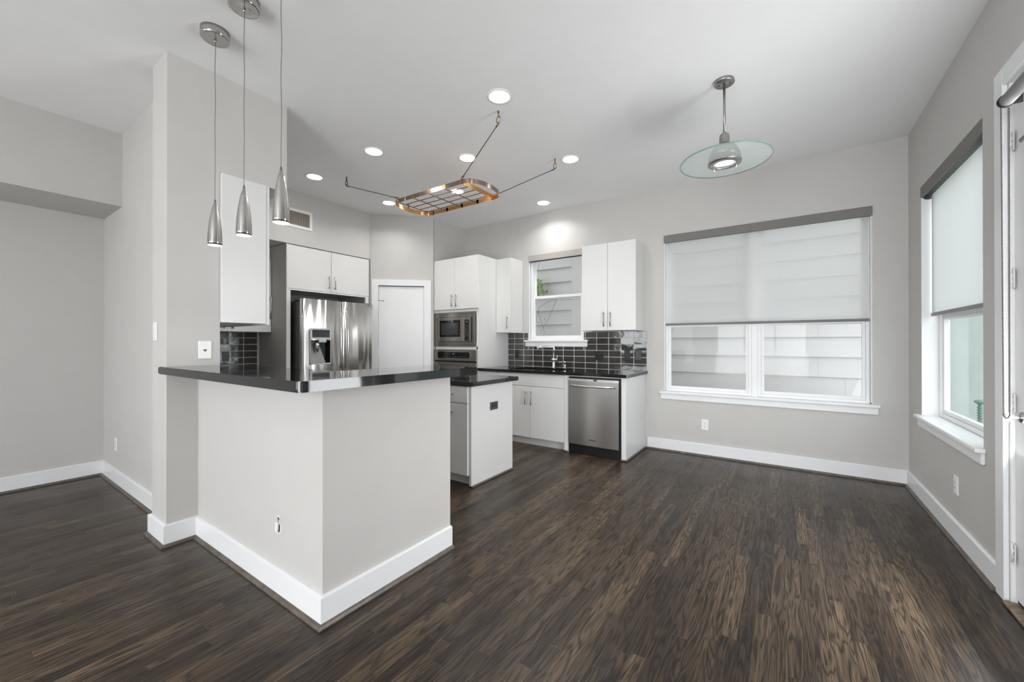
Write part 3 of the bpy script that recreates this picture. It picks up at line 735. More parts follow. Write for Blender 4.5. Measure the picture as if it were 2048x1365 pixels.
for y, z, ly, lz in ((4.50, 0.735, 0.09, 0.002), (4.70, 0.742, 0.05, 0.002), (4.62, 0.355, 0.05, 0.002), (4.60, 0.345, 0.003, 0.02), (4.72, 0.38, 0.06, 0.002), (4.66, 0.36, 0.003, 0.02)):
    box(bm, -1.3748, -1.3742, y, y+ly, z, z+lz)
T.parts('scratch', bm, mat('grey_scratch', (0.45, 0.45, 0.44), 0.7), ep)
bm = BM(); box(bm, -2.040, -1.4235, BY+0.02, BY+0.04, 0.860, 0.872); T.part('top_rail', bm, CAB)
bm = BM(); box(bm, -1.3745, -1.357, BY-0.015, YB-0.037, 0.0, 0.018, 0.006); box(bm, -1.43, -1.3745, BY-0.017, BY-0.0005, 0.0, 0.018, 0.006); box(bm, -2.092, -2.04, BY-0.017, BY-0.002, 0.0, 0.018, 0.006)
T.parts('shoe_moulding', bm, SHOE)
# dishwasher
T = Thing('dishwasher', 'stainless front dishwasher at the right end of the sink counter', 'dishwasher', (-1.735, BY, 0))
dx0, dx1 = -2.034, -1.436
bm = BM(); box(bm, dx0+0.005, dx1-0.005, BY+0.02, YB-0.06, 0.105, 0.852); T.part('tub', bm, BLACK)
bm = BM(); n = 14; vs0, vs1 = [], []
for i in range(n+1):
    f = i/n; x = dx0+(dx1-dx0-0.012)*f; y = BY-0.012-0.010*(1-(2*f-1)**2); vs0.append((x, y))
pts = vs0 + [(dx1-0.012, BY+0.018), (dx0, BY+0.018)]
prism(bm, pts, 0.108, 0.812, 'z', 0.002); dr = T.part('door', bm, STEEL)
bm = BM(); prism(bm, [(x, y-0.002) for x, y in vs0] + [(dx1-0.012, BY+0.018), (dx0, BY+0.018)], 0.8125, 0.840, 'z', 0.002); T.part('control_strip', bm, mat('pale_steel_strip', (0.68, 0.67, 0.65), 0.35, 0.7), dr)
bm = BM(); box(bm, dx0+0.31, dx0+0.35, BY-0.028, BY-0.02, 0.822, 0.838, 0.002); T.part('latch_button', bm, BLACK, dr)
bm = BM(); pts = [(dx0+0.03+(dx1-dx0-0.075)*i/16, BY-0.03-0.045*math.sin(math.pi*i/16)**0.5, 0.768-0.004*math.sin(math.pi*i/16)) for i in range(17)]
tube(bm, pts, 0.009, 10, flat=(0.008, 0.011)); T.part('handle', bm, STEEL, dr)
bm = BM(); box(bm, dx0+0.245, dx0+0.335, BY-0.0245, BY-0.0205, 0.166, 0.186, 0.001); bd = T.part('badge', bm, CHROME, dr)
bm = BM(); box(bm, dx0+0.255, dx0+0.325, BY-0.0252, BY-0.0246, 0.1735, 0.1785); T.part('badge_line', bm, GRAYPL, bd)
bm = BM(); box(bm, dx0+0.002, dx1+0.008, BY+0.004, BY+0.019, 0.004, 0.104); T.part('toe_kick', bm, BLACK)
bm = BM(); box(bm, dx1-0.010, dx1+0.010, BY+0.003, BY+0.018, 0.105, 0.858); box(bm, dx0, dx1-0.011, BY+0.010, BY+0.018, 0.842, 0.858); T.part('gasket', bm, BLACK)
# --- worktop on the back wall with its cutout
def slab(bm, cells, z0, z1, outer, r, bev=0.006):
    pass
def extrude_with_hole(bm, outer, hole, z0, z1):
    """outer and hole are outlines (lists of xy)"""
    def ring(pts, z): return [bm.verts.new((x, y, z)) for x, y in pts]
    fs = []
    for z in (z0, z1):
        a, b = ring(outer, z), ring(hole, z)
        ea = [bm.edges.new((a[i], a[(i+1) % len(a)])) for i in range(len(a))]
        eb = [bm.edges.new((b[i], b[(i+1) % len(b)])) for i in range(len(b))]
        r = bmesh.ops.triangle_fill(bm, edges=ea+eb, use_beauty=True)
        if z == z0: la, lb = a, b
    for (p, q) in ((la, a), (lb, b)):
        n_ = len(p)
        for i in range(n_): bm.faces.new((p[i], p[(i+1) % n_], q[(i+1) % n_], q[i]))
    bmesh.ops.recalc_face_normals(bm, faces=bm.faces[:])
SKX0, SKX1, SKY0, SKY1 = -2.93, -2.19, 4.22, 4.60
bm = BM(); extrude_with_hole(bm, rrect(-3.354, -1.345, 4.078, YB-0.001, 0.012, 4, (0, 1, 0, 0)), rrect(SKX0, SKX1, SKY0, SKY1, 0.04, 4), 0.874, CT)
single('countertop', 'black polished stone worktop along the back wall with the sink', 'countertop', bm, GRANITE, (-2.35, 4.44, 0.874))
T = Thing('kitchen_sink', 'undermount steel sink set in the black back worktop', 'sink', (-2.56, 4.41, 0.70))
bm = BM()
o1, i1 = rrect(SKX0-0.006, SKX1+0.006, SKY0-0.006, SKY1+0.006, 0.045, 4), rrect(SKX0+0.004, SKX1-0.004, SKY0+0.004, SKY1-0.004, 0.04, 4)
i2 = rrect(SKX0+0.02, SKX1-0.02, SKY0+0.02, SKY1-0.02, 0.05, 4)
rings = [[bm.verts.new((x, y, z)) for x, y in o] for o, z in ((o1, 0.700), (o1, 0.873), (i1, 0.873), (i2, 0.715))]
for a, b in zip(rings, rings[1:]):
    for i in range(len(a)): f = bm.faces.new((a[i], a[(i+1) % len(a)], b[(i+1) % len(a)], b[i]))
bm.faces.new(rings[0]); bm.faces.new(rings[-1]); bmesh.ops.recalc_face_normals(bm, faces=bm.faces[:])
T.part('basin', bm, STEEL)
bm = BM(); lathe(bm, [(0, 0.002), (0.035, 0.002), (0.045, 0.004), (0.045, 0.0)], (-2.56, 4.41, 0.716), 20); T.part('drain', bm, CHROME)
T = Thing('kitchen_faucet', 'tall right-angled chrome kitchen faucet with side lever', 'faucet', (-2.535, 4.685, CT))
fx, fy = -2.535, 4.685
bm = BM(); lathe(bm, [(0, 0), (0.026, 0), (0.026, 0.006), (0.0205, 0.012), (0.0195, 0.10), (0.0, 0.10)], (fx, fy, CT+0.0002), 24); T.part('base', bm, CHROME)
bm = BM(); lathe(bm, [(0, 0), (0.034, 0.002), (0.036, 0.012), (0.034, 0.024), (0, 0.026)], (fx, fy, CT+0.100), 24); T.part('collar', bm, CHROME)
bm = BM(); dxy = Vector((-0.76, -0.65, 0)).normalized()
pts = [Vector((fx, fy, CT+0.127))]
for i in range(0, 7):
    a = R(90*i/6); pts.append(Vector((fx, fy, CT+0.256)) + dxy*0.02*(1-math.cos(a)) + Vector((0, 0, 0.022*math.sin(a))))
pts += [Vector((fx, fy, CT+0.278)) + dxy*(0.02+0.19*k/4) - Vector((0, 0, 0.004*k/4)) for k in range(1, 5)]
tube(bm, pts, 0.0145, 14); sp_ = T.part('spout', bm, CHROME)
bm = BM(); e_ = pts[-1] + dxy*0.005; cyl(bm, e_ + Vector((0, 0, 0.019)), e_ - Vector((0, 0, 0.026)), 0.017, 18, 0.016); T.part('spray_head', bm, CHROME, sp_)
bm = BM(); cyl(bm, (fx+0.02, fy-0.005, CT+0.112), (fx+0.055, fy-0.012, CT+0.112), 0.012); tube(bm, [(fx+0.05, fy-0.01, CT+0.112), (fx+0.056, fy-0.012, CT+0.135), (fx+0.054, fy-0.012, CT+0.17)], 0.0045); T.part('lever', bm, CHROME)
T = Thing('soap_dispenser', 'small chrome soap dispenser right of the faucet', 'soap dispenser', (-2.37, 4.685, CT))
bm = BM(); lathe(bm, [(0, 0), (0.022, 0), (0.022, 0.008), (0.013, 0.014), (0.013, 0.07), (0.016, 0.072), (0.016, 0.088), (0, 0.09)], (-2.37, 4.685, CT+0.0002), 20); T.part('body', bm, CHROME)
bm = BM(); tube(bm, [(-2.38, 4.68, CT+0.081), (-2.41, 4.655, CT+0.082), (-2.435, 4.635, CT+0.074)], 0.006); T.part('nozzle', bm, CHROME)

# --- tile backsplashes
def tiles(bm_t, bm_g, u0, u1, z0, z1, plane, ax, px, pz, uo, zo, skip=None):
    k0 = math.floor((u0-uo)/px); u = uo+k0*px
    rnd = random.Random(3)
    while u < u1-1e-4:
        z = zo + math.floor((z0-zo)/pz)*pz
        while z < z1-1e-4:
            a, b, c, d = max(u, u0), min(u+px, u1), max(z, z0), min(z+pz, z1)
            if b-a > 0.008 and d-c > 0.006:
                parts = [(a, b, c, d)]
                if skip:
                    s0, s1, sz = skip
                    if d > sz and b > s0 and a < s1:
                        parts = []
                        if a < s0: parts.append((a, s0, c, d))
                        if b > s1: parts.append((s1, b, c, d))
                        if c < sz: parts.append((max(a, s0), min(b, s1), c, sz))
                for a2, b2, c2, d2 in parts:
                    if b2-a2 < 0.006 or d2-c2 < 0.006: continue
                    g = 0.0026; t1, t2 = rnd.uniform(-1, 1)*0.0009, rnd.uniform(-1, 1)*0.0007
                    n0 = len(bm_t.verts)
                    wbox(bm_t, ax, a2+g, b2-g, *(sorted((plane, plane + (0.008 if ax == 'x' else -0.008)))), c2+g, d2-g, 0.0012)
                    bm_t.verts.ensure_lookup_table()
                    for v in bm_t.verts[n0:]:
                        uu, dd = (v.co.x, v.co.y) if ax == 'y' else (v.co.y, v.co.x)
                        off = t1*((uu-(a2+b2)/2)/0.08) + t2*((v.co.z-(c2+d2)/2)/0.04)
                        if ax == 'y' and v.co.y < plane-0.004: v.co.y += off
                        if ax == 'x' and v.co.x > plane+0.004: v.co.x += off
            z += pz
        u += px
T = Thing('tile_backsplash', 'glossy charcoal subway tile backsplash behind the sink', 'backsplash', (-2.35, YB, CT))
bt = BM(); tiles(bt, None, -3.353, -1.352, CT+0.001, 1.383, YB-0.006, 'y', 0.1575, 0.0795, -1.349-0.1575*13, CT-0.004, skip=(-3.002, -2.158, 1.19))
T.part('tiles', bt, TILE)
bm = BM(); wall_cells(bm, -3.353, -1.350, CT+0.001, 1.383, [(-3.002, -2.158, 1.19, 1.39)], lambda a, b, c, d: box(bm, a, b, YB-0.0128, YB-0.0008, c, d)); T.part('grout', bm, GROUT)
T = Thing('tile_backsplash', 'glossy charcoal tile backsplash beside the refrigerator', 'backsplash', (XK, 1.8, CT))
bt = BM(); tiles(bt, None, 1.107, 2.328, CT+0.001, 1.372, XK+0.006, 'x', 0.155, 0.0795, 2.325-0.155*10, CT-0.004); T.part('tiles', bt, TILE)
bm = BM(); box(bm, XK+0.0008, XK+0.0128, 1.107, 2.330, CT+0.001, 1.372); T.part('grout', bm, GROUT)

# --- run of cabinets beside the refrigerator (facing the island)
T = Thing('wall_cabinet', 'white wall cabinet over the tiles beside the refrigerator', 'cabinet', (XK, 1.9, 1.37))
bm = BM(); box(bm, XK+0.001, -5.168, 1.42, 2.348, 1.37, 2.408, 0.001); T.part('body', bm, CAB)
for y0, y1, hy in ((1.425, 1.885, 1.845), (1.887, 2.345, 1.93)):
    bm = BM(); box(bm, -5.166, -5.146, y0, y1, 1.372, 2.25, 0.0015); d = T.part('door', bm, CAB); handle(T, d, (-5.146, hy, 1.40), (-5.146, hy, 1.57), (1, 0, 0))
T = Thing('base_cabinet', 'white base cabinet beside the refrigerator behind the bar', 'cabinet', (XK, 1.9, 0))
bm = BM(); box(bm, XK+0.001, -4.88, 1.107, 2.348, 0.10, 0.872); T.part('body', bm, CAB)
for y0, y1, hy in ((1.72, 2.03, 1.99), (2.032, 2.345, 2.07)):
    bm = BM(); box(bm, -4.879, -4.86, y0, y1, 0.105, 0.70, 0.0015); d = T.part('door', bm, CAB); handle(T, d, (-4.86, hy, 0.48), (-4.86, hy, 0.65), (1, 0, 0))
    bm = BM(); box(bm, -4.879, -4.86, y0, y1, 0.705, 0.865, 0.0015); d = T.part('drawer', bm, CAB); handle(T, d, (-4.86, hy-0.1, 0.785), (-4.86, hy+0.06, 0.785), (1, 0, 0))
bm = BM(); box(bm, XK+0.001, -4.95, 1.107, 2.348, 0.0, 0.0995); T.part('toe_kick', bm, CAB)
bm = BM(); prism(bm, rrect(XK+0.001, -4.84, 1.107, 2.348, 0.012, 3, (0, 0, 0, 0)), 0.874, CT); single('countertop', 'black stone worktop beside the refrigerator behind the bar', 'countertop', bm, GRANITE, (-5.15, 1.7, 0.874))
# wall cabinet hung on the kitchen side of the partition: we see its end panel
T = Thing('wall_cabinet', 'white wall cabinet seen end-on under the beam above the bar', 'cabinet', (-3.8, 1.105, 1.383))
bm = BM(); box(bm, -4.60, -3.112, 1.1055, 1.384, 1.383, 2.387, 0.001); T.part('body', bm, CAB)
for k in range(3):
    bm = BM(); box(bm, -4.60+k*0.495+0.002, -4.60+(k+1)*0.495-0.002, 1.387, 1.408, 1.375, 2.385, 0.0015); d = T.part('door', bm, CAB)
    hx = -4.60+(k+1)*0.495-0.045 if k % 2 == 0 else -4.60+k*0.495+0.045
    handle(T, d, (hx, 1.408, 1.42), (hx, 1.408, 1.59), (0, 1, 0))
# --- refrigerator surround
T = Thing('refrigerator_surround', 'white cabinet enclosure around the refrigerator with two doors on top', 'cabinet', (-5.1, 2.9, 0))
bm = BM(); box(bm, XK+0.001, -4.797, 2.35, 2.371, 0.0, 2.405, 0.001); T.part('side_panel', bm, PAINT, label='grey side panel facing the bar')
bm = BM(); box(bm, -4.815, -4.792, 2.352, 2.398, 0.0, 1.865, 0.001); box(bm, -4.815, -4.792, 3.41, 3.462, 0.0, 1.865, 0.001); box(bm, -4.815, -4.792, 2.352, 3.462, 1.866, 1.884, 0.001); T.part('face_frame', bm, CAB)
bm = BM(); box(bm, XK+0.001, -4.816, 3.43, 3.462, 0.0, 2.405); T.part('side_panel', bm, CAB)
bm = BM(); box(bm, XK+0.02, -4.817, 2.372, 3.429, 1.884, 2.405); T.part('body', bm, CAB)
for y0, y1, hy in ((2.352, 2.905, 2.868), (2.907, 3.466, 2.948)):
    bm = BM(); box(bm, -4.811, -4.790, y0+0.0015, y1-0.0015, 1.886, 2.398, 0.0015); d = T.part('door', bm, CAB); handle(T, d, (-4.790, hy, 1.922), (-4.790, hy, 2.085), (1, 0, 0))
# --- refrigerator (local frame: x along the front, -y out of the front)
T = Thing('refrigerator', 'stainless french-door refrigerator with water dispenser', 'refrigerator', (-4.575, 2.425, 0), R(90))
FW = 0.945; ZT = 1.755
bm = BM(); box(bm, 0.008, FW-0.008, 0.075, 0.84, 0.03, 1.735, 0.006); T.part('body', bm, mat('fridge_side_grey', (0.10, 0.098, 0.095), 0.4, 0.5))
bm = BM(); box(bm, 0.0, 0.12, 0.045, 0.20, 1.736, 1.768, 0.006); box(bm, FW-0.12, FW, 0.045, 0.20, 1.736, 1.768, 0.006); T.parts('hinge_cover', bm, GRAYPL)
def fdoor(name, x0, x1, z0, z1, hole=None, bul=0.022):
    """door with a gently bowed front; hole = recess rectangle"""
    bm = BM(); xs = set(x0+(x1-x0)*i/16 for i in range(17)); zs = {z0, z1}
    if hole: xs |= {hole[0], hole[1]}; zs |= {hole[2], hole[3]}
    xs = sorted(xs); zs = sorted(zs)
    def yf(x):
        f = (x-x0)/(x1-x0); e = 0.010
        d = min(x-x0, x1-x); rd = 0.012*(1-math.sqrt(max(0, 1-((0.012-min(d, 0.012))/0.012)**2)))
        return -bul*(1-(2*f-1)**2)**0.8 + rd
    xs = sorted(set(xs) | {x0+0.002, x0+0.005, x0+0.009, x1-0.002, x1-0.005, x1-0.009})
    V = {(i, j): bm.verts.new((x, yf(x), z)) for i, x in enumerate(xs) for j, z in enumerate(zs)}
    for i in range(len(xs)-1):
        for j in range(len(zs)-1):
            if hole and hole[0]-1e-6 <= xs[i] and xs[i+1] <= hole[1]+1e-6 and hole[2]-1e-6 <= zs[j] and zs[j+1] <= hole[3]+1e-6: continue
            f = bm.faces.new((V[i, j], V[i+1, j], V[i+1, j+1], V[i, j+1])); f.smooth = True
    n, m_ = len(xs)-1, len(zs)-1
    D = 0.062
    bb = [bm.verts.new(p) for p in ((x0, D, z0), (x1, D, z0), (x1, D, z1), (x0, D, z1))]
    bm.faces.new([V[0, 0]] + [bb[0]] + [bb[3]] + [V[0, m_]] + [V[0, j] for j in range(m_-1, 0, -1)])
    bm.faces.new([bb[1], V[n, 0]] + [V[n, j] for j in range(1, m_)] + [V[n, m_], bb[2]])
    bm.faces.new([V[i, 0] for i in range(n+1)][::-1] + [bb[0], bb[1]])
    bm.faces.new([V[i, m_] for i in range(n+1)] + [bb[2], bb[3]])
    bm.faces.new(bb)
    return T.part(name, bm, STEELF), yf
hx0, hx1, hz0, hz1 = 0.080, 0.322, 1.0, 1.272
dL, yfL = fdoor('door', 0.0, 0.489, 0.62, ZT, (hx0, hx1, hz0, hz1))
dRr, yfR = fdoor('door', 0.494, FW, 0.62, ZT)
dF, yfF = fdoor('freezer_drawer', 0.0, FW, 0.06, 0.612, bul=0.014)
# dispenser
CAVG = mat('dispenser_grey', (0.30, 0.30, 0.30), 0.35, 0.3)
bm = BM(); cav = [(hx0, -0.018), (hx0, 0.055), (hx1, 0.055), (hx1, -0.018)]
def quad(bm, *ps): bm.faces.new([bm.verts.new(p) for p in ps])
quad(bm, (hx0, -0.02, hz0), (hx0+0.02, 0.055, hz0+0.05), (hx0+0.02, 0.055, hz1), (hx0, -0.02, hz1))
quad(bm, (hx1, -0.02, hz0), (hx1-0.02, 0.055, hz0+0.05), (hx1-0.02, 0.055, hz1), (hx1, -0.02, hz1))
quad(bm, (hx0+0.02, 0.055, hz0+0.05), (hx1-0.02, 0.055, hz0+0.05), (hx1-0.02, 0.055, hz1), (hx0+0.02, 0.055, hz1))
quad(bm, (hx0, -0.02, hz1), (hx1, -0.02, hz1), (hx1-0.02, 0.055, hz1), (hx0+0.02, 0.055, hz1))
quad(bm, (hx0, -0.02, hz0), (hx1, -0.02, hz0), (hx1-0.02, 0.055, hz0+0.05), (hx0+0.02, 0.055, hz0+0.05))
T.part('dispenser_recess', bm, BLACK, dL)
bm = BM(); quad(bm, (hx0+0.01, -0.012, hz0+0.004), (hx0+0.19, -0.012, hz0+0.004), (hx0+0.13, 0.05, hz1-0.01), (hx0+0.025, 0.05, hz1-0.01)); T.part('drip_ramp', bm, CAVG, dL)
bm = BM()
prism(bm, rrect(hx0-0.008, hx1+0.012, 1.285, 1.412, 0.02), -0.030, -0.016, 'y', 0.002)
for a in ((hx0-0.008, hx0, 0.985, 1.29), (hx1, hx1+0.010, 0.985, 1.29), (hx0-0.008, hx1+0.010, 0.985, 0.999)): box(bm, a[0], a[1], -0.029, -0.014, a[2], a[3], 0.002)
T.part('dispenser_bezel', bm, mat('bezel_silver', (0.62, 0.62, 0.61), 0.25, 0.8), dL)
bm = BM(); prism(bm, rrect(hx0+0.018, hx1-0.010, 1.306, 1.396, 0.006), -0.0325, -0.0305, 'y'); T.part('display', bm, mat('display_glass', (0.03, 0.033, 0.04), 0.12), dL)
bm = BM(); box(bm, hx0+0.09, hx0+0.185, -0.045, 0.0, 1.245, 1.284, 0.004); T.part('dispenser_spout', bm, mat('bezel_silver', ()), dL)
bm = BM(); lathe(bm, [(0, 0), (0.020, 0), (0.024, 0.05), (0.032, 0.08), (0.032, 0.10), (0, 0.10)], (hx0+0.085, -0.008, 1.135), 16); T.part('water_nozzle', bm, CHROME, dL)
for x, sg, dp in ((0.452, -1, dL), (0.531, 1, dRr)):
    bm = BM(); pts = []; sec = []
    for i in range(29):
        f = i/28; w_ = math.sin(math.pi*f)
        pts.append((x + sg*0.010*w_, -0.022-0.048*w_**0.6, 0.925+(1.655-0.925)*f)); sec.append((0.009+0.011*w_, 0.008+0.004*w_))
    tube(bm, pts, 0.013, 14, flat=sec); T.part('handle', bm, STEELH, dp)
handle(T, dF, (0.08, -0.01, 0.55), (FW-0.08, -0.01, 0.55), (0, -1, 0), r=0.012, st=0.05, m=STEELH)
bm = BM(); box(bm, FW-0.125, FW-0.05, -0.013, -0.010, ZT-0.060, ZT-0.050); T.part('badge', bm, CHROME, dRr)

# --- island
IX, IY0, IY1 = -2.22, 2.625, 3.25
T = Thing('kitchen_island', 'white kitchen island cabinet between the bar and the sink run', 'cabinet', (-2.9, 2.94, 0))
bm = BM(); box(bm, -2.244, IX, IY0, IY1, 0.012, 0.873, 0.001); T.part('end_panel', bm, CAB)
bm = BM(); box(bm, -3.66, -2.245, IY0+0.002, IY1-0.022, 0.10, 0.872); T.part('body', bm, CAB)
bm = BM(); box(bm, -3.60, -2.245, IY0+0.06, IY1-0.08, 0.0, 0.0995); T.part('toe_kick', bm, CAB)
for k in range(3):
    x1 = -2.248-0.47*k; x0 = x1-0.467
    bm = BM(); box(bm, x0, x1, IY0-0.02, IY0+0.001, 0.722, 0.866, 0.0015); d = T.part('drawer', bm, CAB); handle(T, d, (x1-0.31, IY0-0.02, 0.797), (x1-0.150, IY0-0.02, 0.797), (0, -1, 0))
    bm = BM(); box(bm, x0, x1, IY0-0.02, IY0+0.001, 0.10, 0.717, 0.0015); d = T.part('door', bm, CAB); handle(T, d, (x1-0.31, IY0-0.02, 0.638), (x1-0.150, IY0-0.02, 0.638), (0, -1, 0))
bm = BM(); box(bm, IX+0.0005, IX+0.017, IY0-0.004, IY1+0.004, 0.0, 0.018, 0.006); T.parts('shoe_moulding', bm, SHOE)
bm = BM(); prism(bm, rrect(-3.70, -2.165, 2.572, 3.285, 0.014, 4), 0.874, CT+0.003, 'z', 0.003)
single('countertop', 'black polished stone top of the kitchen island', 'countertop', bm, GRANITE, (-2.9, 2.93, 0.874))
# --- bar top (L-shaped)
bm = BM()
pts = [(-3.195, 0.80)]
r = 0.035
for i in range(7): a = R(270+90*i/6); pts.append((-1.535-r+r*math.cos(a), 0.80+r+r*math.sin(a)))
r = 0.02
for i in range(4): a = R(0+90*i/3); pts.append((-1.535-r+r*math.cos(a), 1.885-r+r*math.sin(a)))
pts += [(-1.95, 1.885), (-1.95, 1.20), (-3.134, 1.20), (-3.134, 0.824), (-3.195, 0.824)]
prism(bm, pts, 1.0535, 1.098, 'z', 0.004)
single('bar_top', 'black polished L-shaped stone bar top on the half wall', 'countertop', bm, GRANITE, (-2.3, 1.0, 1.0535))

# ================================================================== WALL FITTINGS
def outlet(label, loc, rot, kind='duplex', m=PLATE, m2=None, w=0.072, h=0.116, group=None, name='wall_outlet', cat='outlet'):
    T = Thing(name, label, cat, loc, rot, local=True, group=group)
    bm = BM(); box(bm, -w/2, w/2, -0.006, -0.0005, -h/2, h/2, 0.002); T.part('cover_plate', bm, m)
    dk = m2 or GRAYPL
    if kind == 'duplex':
        for z in (-0.020, 0.020):
            bm = BM(); prism(bm, rrect(-0.0165, 0.0165, z-0.0145, z+0.0145, 0.008), -0.008, -0.0061, 'y'); s = T.part('socket', bm, m)
            bm = BM(); box(bm, -0.0085, -0.0060, -0.0087, -0.0081, z-0.001, z+0.008); box(bm, 0.006, 0.0085, -0.0087, -0.0081, z, z+0.007); cyl(bm, (0, -0.0081, z-0.008), (0, -0.0087, z-0.008), 0.0028, 8); T.parts('slot', bm, dk, s)
        bm = BM(); cyl(bm, (0, -0.006, 0), (0, -0.0075, 0), 0.003, 8); T.parts('screw', bm, SCREW)
    elif kind == 'decora':
        bm = BM(); box(bm, -0.0165, 0.0165, -0.0085, -0.0061, -0.033, 0.033, 0.001); s = T.part('insert', bm, m if m is not PLATE else PLATE)
        bm = BM()
        for z in (-0.018, 0.018): box(bm, -0.007, -0.0045, -0.0092, -0.0086, z-0.004, z+0.004); box(bm, 0.0045, 0.007, -0.0092, -0.0086, z-0.004, z+0.004)
        T.parts('slot', bm, dk, s)
    elif kind == 'rocker':
        bm = BM(); prism(bm, [(-0.0062, -0.033), (-0.0085, -0.033), (-0.0065, 0.0), (-0.011, 0.033), (-0.0062, 0.033)], -0.0165, 0.0165, 'x'); s = T.part('rocker', bm, m)
        bm = BM(); cyl(bm, (0, -0.0062, -0.044), (0, -0.0075, -0.044), 0.003, 8); T.part('indicator', bm, dk)
    elif kind == 'toggle':
        for xx in ((-0.023, 0.023) if w > 0.1 else (0,)):
            bm = BM(); prism(bm, [(-0.0061, -0.012), (-0.018, 0.004), (-0.018, 0.010), (-0.0061, 0.012)], xx-0.005, xx+0.005, 'x'); T.parts('toggle', bm, m)
        bm = BM()
        for xx in ((-0.023, 0.023) if w > 0.1 else (0,)):
            for z in (-0.03, 0.03): cyl(bm, (xx, -0.006, z), (xx, -0.0072, z), 0.003, 8)
        T.parts('screw', bm, SCREW)
    elif kind == 'phone':
        bm = BM(); prism(bm, [(-0.0095, 0.004), (0.0095, 0.004), (0.0095, -0.003), (0.004, -0.007), (0.003, -0.010), (-0.003, -0.010), (-0.004, -0.007), (-0.0095, -0.003)], -0.0075, -0.0061, 'y'); T.part('jack', bm, dk)
        bm = BM(); box(bm, -0.006, 0.006, -0.0066, -0.006, 0.036, 0.039); T.part('embossed_mark', bm, mat('pale_grey_mark', (0.6, 0.6, 0.59), 0.5))
    return T
outlet('white outlet on the back wall below the big window', (-0.729, YB, 0.342), 0)
outlet('white outlet on the right wall below the tall window', (XR, 3.638, 0.353), R(-90), 'decora')
outlet('white outlet on the far left wall near the floor', (-4.887, 0.94, 0.347), 0)
outlet('white rocker switch on the narrow face of the wall post', (-3.341, 0.825, 1.32), 0, 'rocker', name='light_switch', cat='switch')
outlet('white phone jack plate on the wall above the bar top', (-3.135, 1.02, 1.199), R(90), 'phone', name='phone_jack', cat='phone jack')
BP = BLACK
outlet('black outlet in the tiles left of the faucet', (-3.195, YB-0.014, 1.078), 0, 'decora', BP, BUTTON)
outlet('wide black double switch plate in the tiles right of the faucet', (-1.943, YB-0.014, 1.079), 0, 'toggle', BP, w=0.115, name='light_switch', cat='switch')
outlet('black outlet in the tiles, the left one of the right-hand pair', (-1.585, YB-0.014, 1.089), 0, 'decora', BP, BUTTON)
outlet('black outlet in the tiles nearest the backsplash right end', (-1.454, YB-0.014, 1.091), 0, 'duplex', GRAYPL, BUTTON)
outlet('dark outlet in the tiles beside the refrigerator', (XK+0.014, 1.98, 1.08), R(90), 'decora', GRAYPL, BLACK)
# horizontal outlet on the island end panel
T = Thing('island_outlet', 'black horizontal outlet on the white island end panel', 'outlet', (IX, 2.945, 0.664), R(90))
bm = BM(); box(bm, -0.058, 0.058, -0.006, -0.0005, -0.036, 0.036, 0.002); T.part('cover_plate', bm, GRAYPL)
bm = BM(); box(bm, -0.033, 0.033, -0.0085, -0.0061, -0.0165, 0.0165, 0.001); s = T.part('insert', bm, BLACK)
bm = BM()
for x in (-0.018, 0.0, 0.018): box(bm, x-0.004, x+0.004, -0.0092, -0.0086, -0.007, -0.0045); box(bm, x-0.004, x+0.004, -0.0092, -0.0086, 0.0045, 0.007)
T.parts('slot', bm, BUTTON, s)
# ragged hole in the bar wall
bm = BM(); rnd = random.Random(5)
out = []
for i in range(22):
    a = 2*math.pi*i/22; rx, rz = 0.033+rnd.uniform(-0.005, 0.005), 0.046+rnd.uniform(-0.004, 0.004)
    pinch = 0.35 if abs(math.sin(a)-0.35) < 0.22 else 1.0
    out.append((rx*math.cos(a)*pinch, rz*math.sin(a)))
T = Thing('torn_wall_hole', 'small ragged torn hole in the white bar wall near the floor', 'hole', (-2.083, 0.985, 0.342))
cx, cz = -2.083, 0.342
bm = BM()
vo = [bm.verts.new((cx+x, 0.9842, cz+z)) for x, z in out]; vi = [bm.verts.new((cx+x*0.72, 0.9815, cz+z*0.9)) for x, z in out]; v2 = [bm.verts.new((cx+x*0.6, 0.9846, cz+z*0.82)) for x, z in out]
for i in range(22):
    j = (i+1) % 22; bm.faces.new((vo[i], vo[j], vi[j], vi[i])); bm.faces.new((vi[i], vi[j], v2[j], v2[i]))
T.part('torn_rim', bm, mat('torn_plaster', (0.72, 0.72, 0.71), 0.9, var=0.08))
bm = BM(); prism(bm, [(cx+x*0.62+0.003, cz+z*0.84) for x, z in out], 0.9843, 0.9849, 'y'); T.part('cavity', bm, mat('cavity_dark', (0.03, 0.028, 0.027), 0.9))
bm = BM(); prism(bm, [(cx-0.026, cz-0.038), (cx+0.002, cz-0.036), (cx+0.008, cz+0.006), (cx-0.004, cz+0.016), (cx-0.024, cz+0.004)], 0.979, 0.9838, 'y'); T.part('paper_flap', bm, mat('torn_plaster', ()))
# vent grille on the bulkhead
T = Thing('vent_grille', 'white air vent grille on the wall above the refrigerator', 'vent', (-4.79, 2.495, 2.72), R(90))
bm = BM(); frame4(bm, 'y', -0.175, 0.158, -0.008, -0.0005, -0.112, 0.112, 0.032, bev=0.002); T.part('frame', bm, PLATE)
bm = BM(); box(bm, -0.143, 0.126, -0.003, -0.0006, -0.080, 0.080); T.part('duct_opening', bm, mat('duct_brown', (0.035, 0.026, 0.02), 0.8))
bm = BM()
for i in range(14): x = -0.143+0.269*(i+0.5)/14; box(bm, x-0.0028, x+0.0028, -0.0075, -0.0045, -0.080, 0.080)
for i in range(9): z = -0.080+0.16*(i+0.5)/9; box(bm, -0.143, 0.126, -0.0055, -0.0035, z-0.002, z+0.002)
T.part('louvers', bm, mat('louver_tan', (0.42, 0.37, 0.31), 0.5))

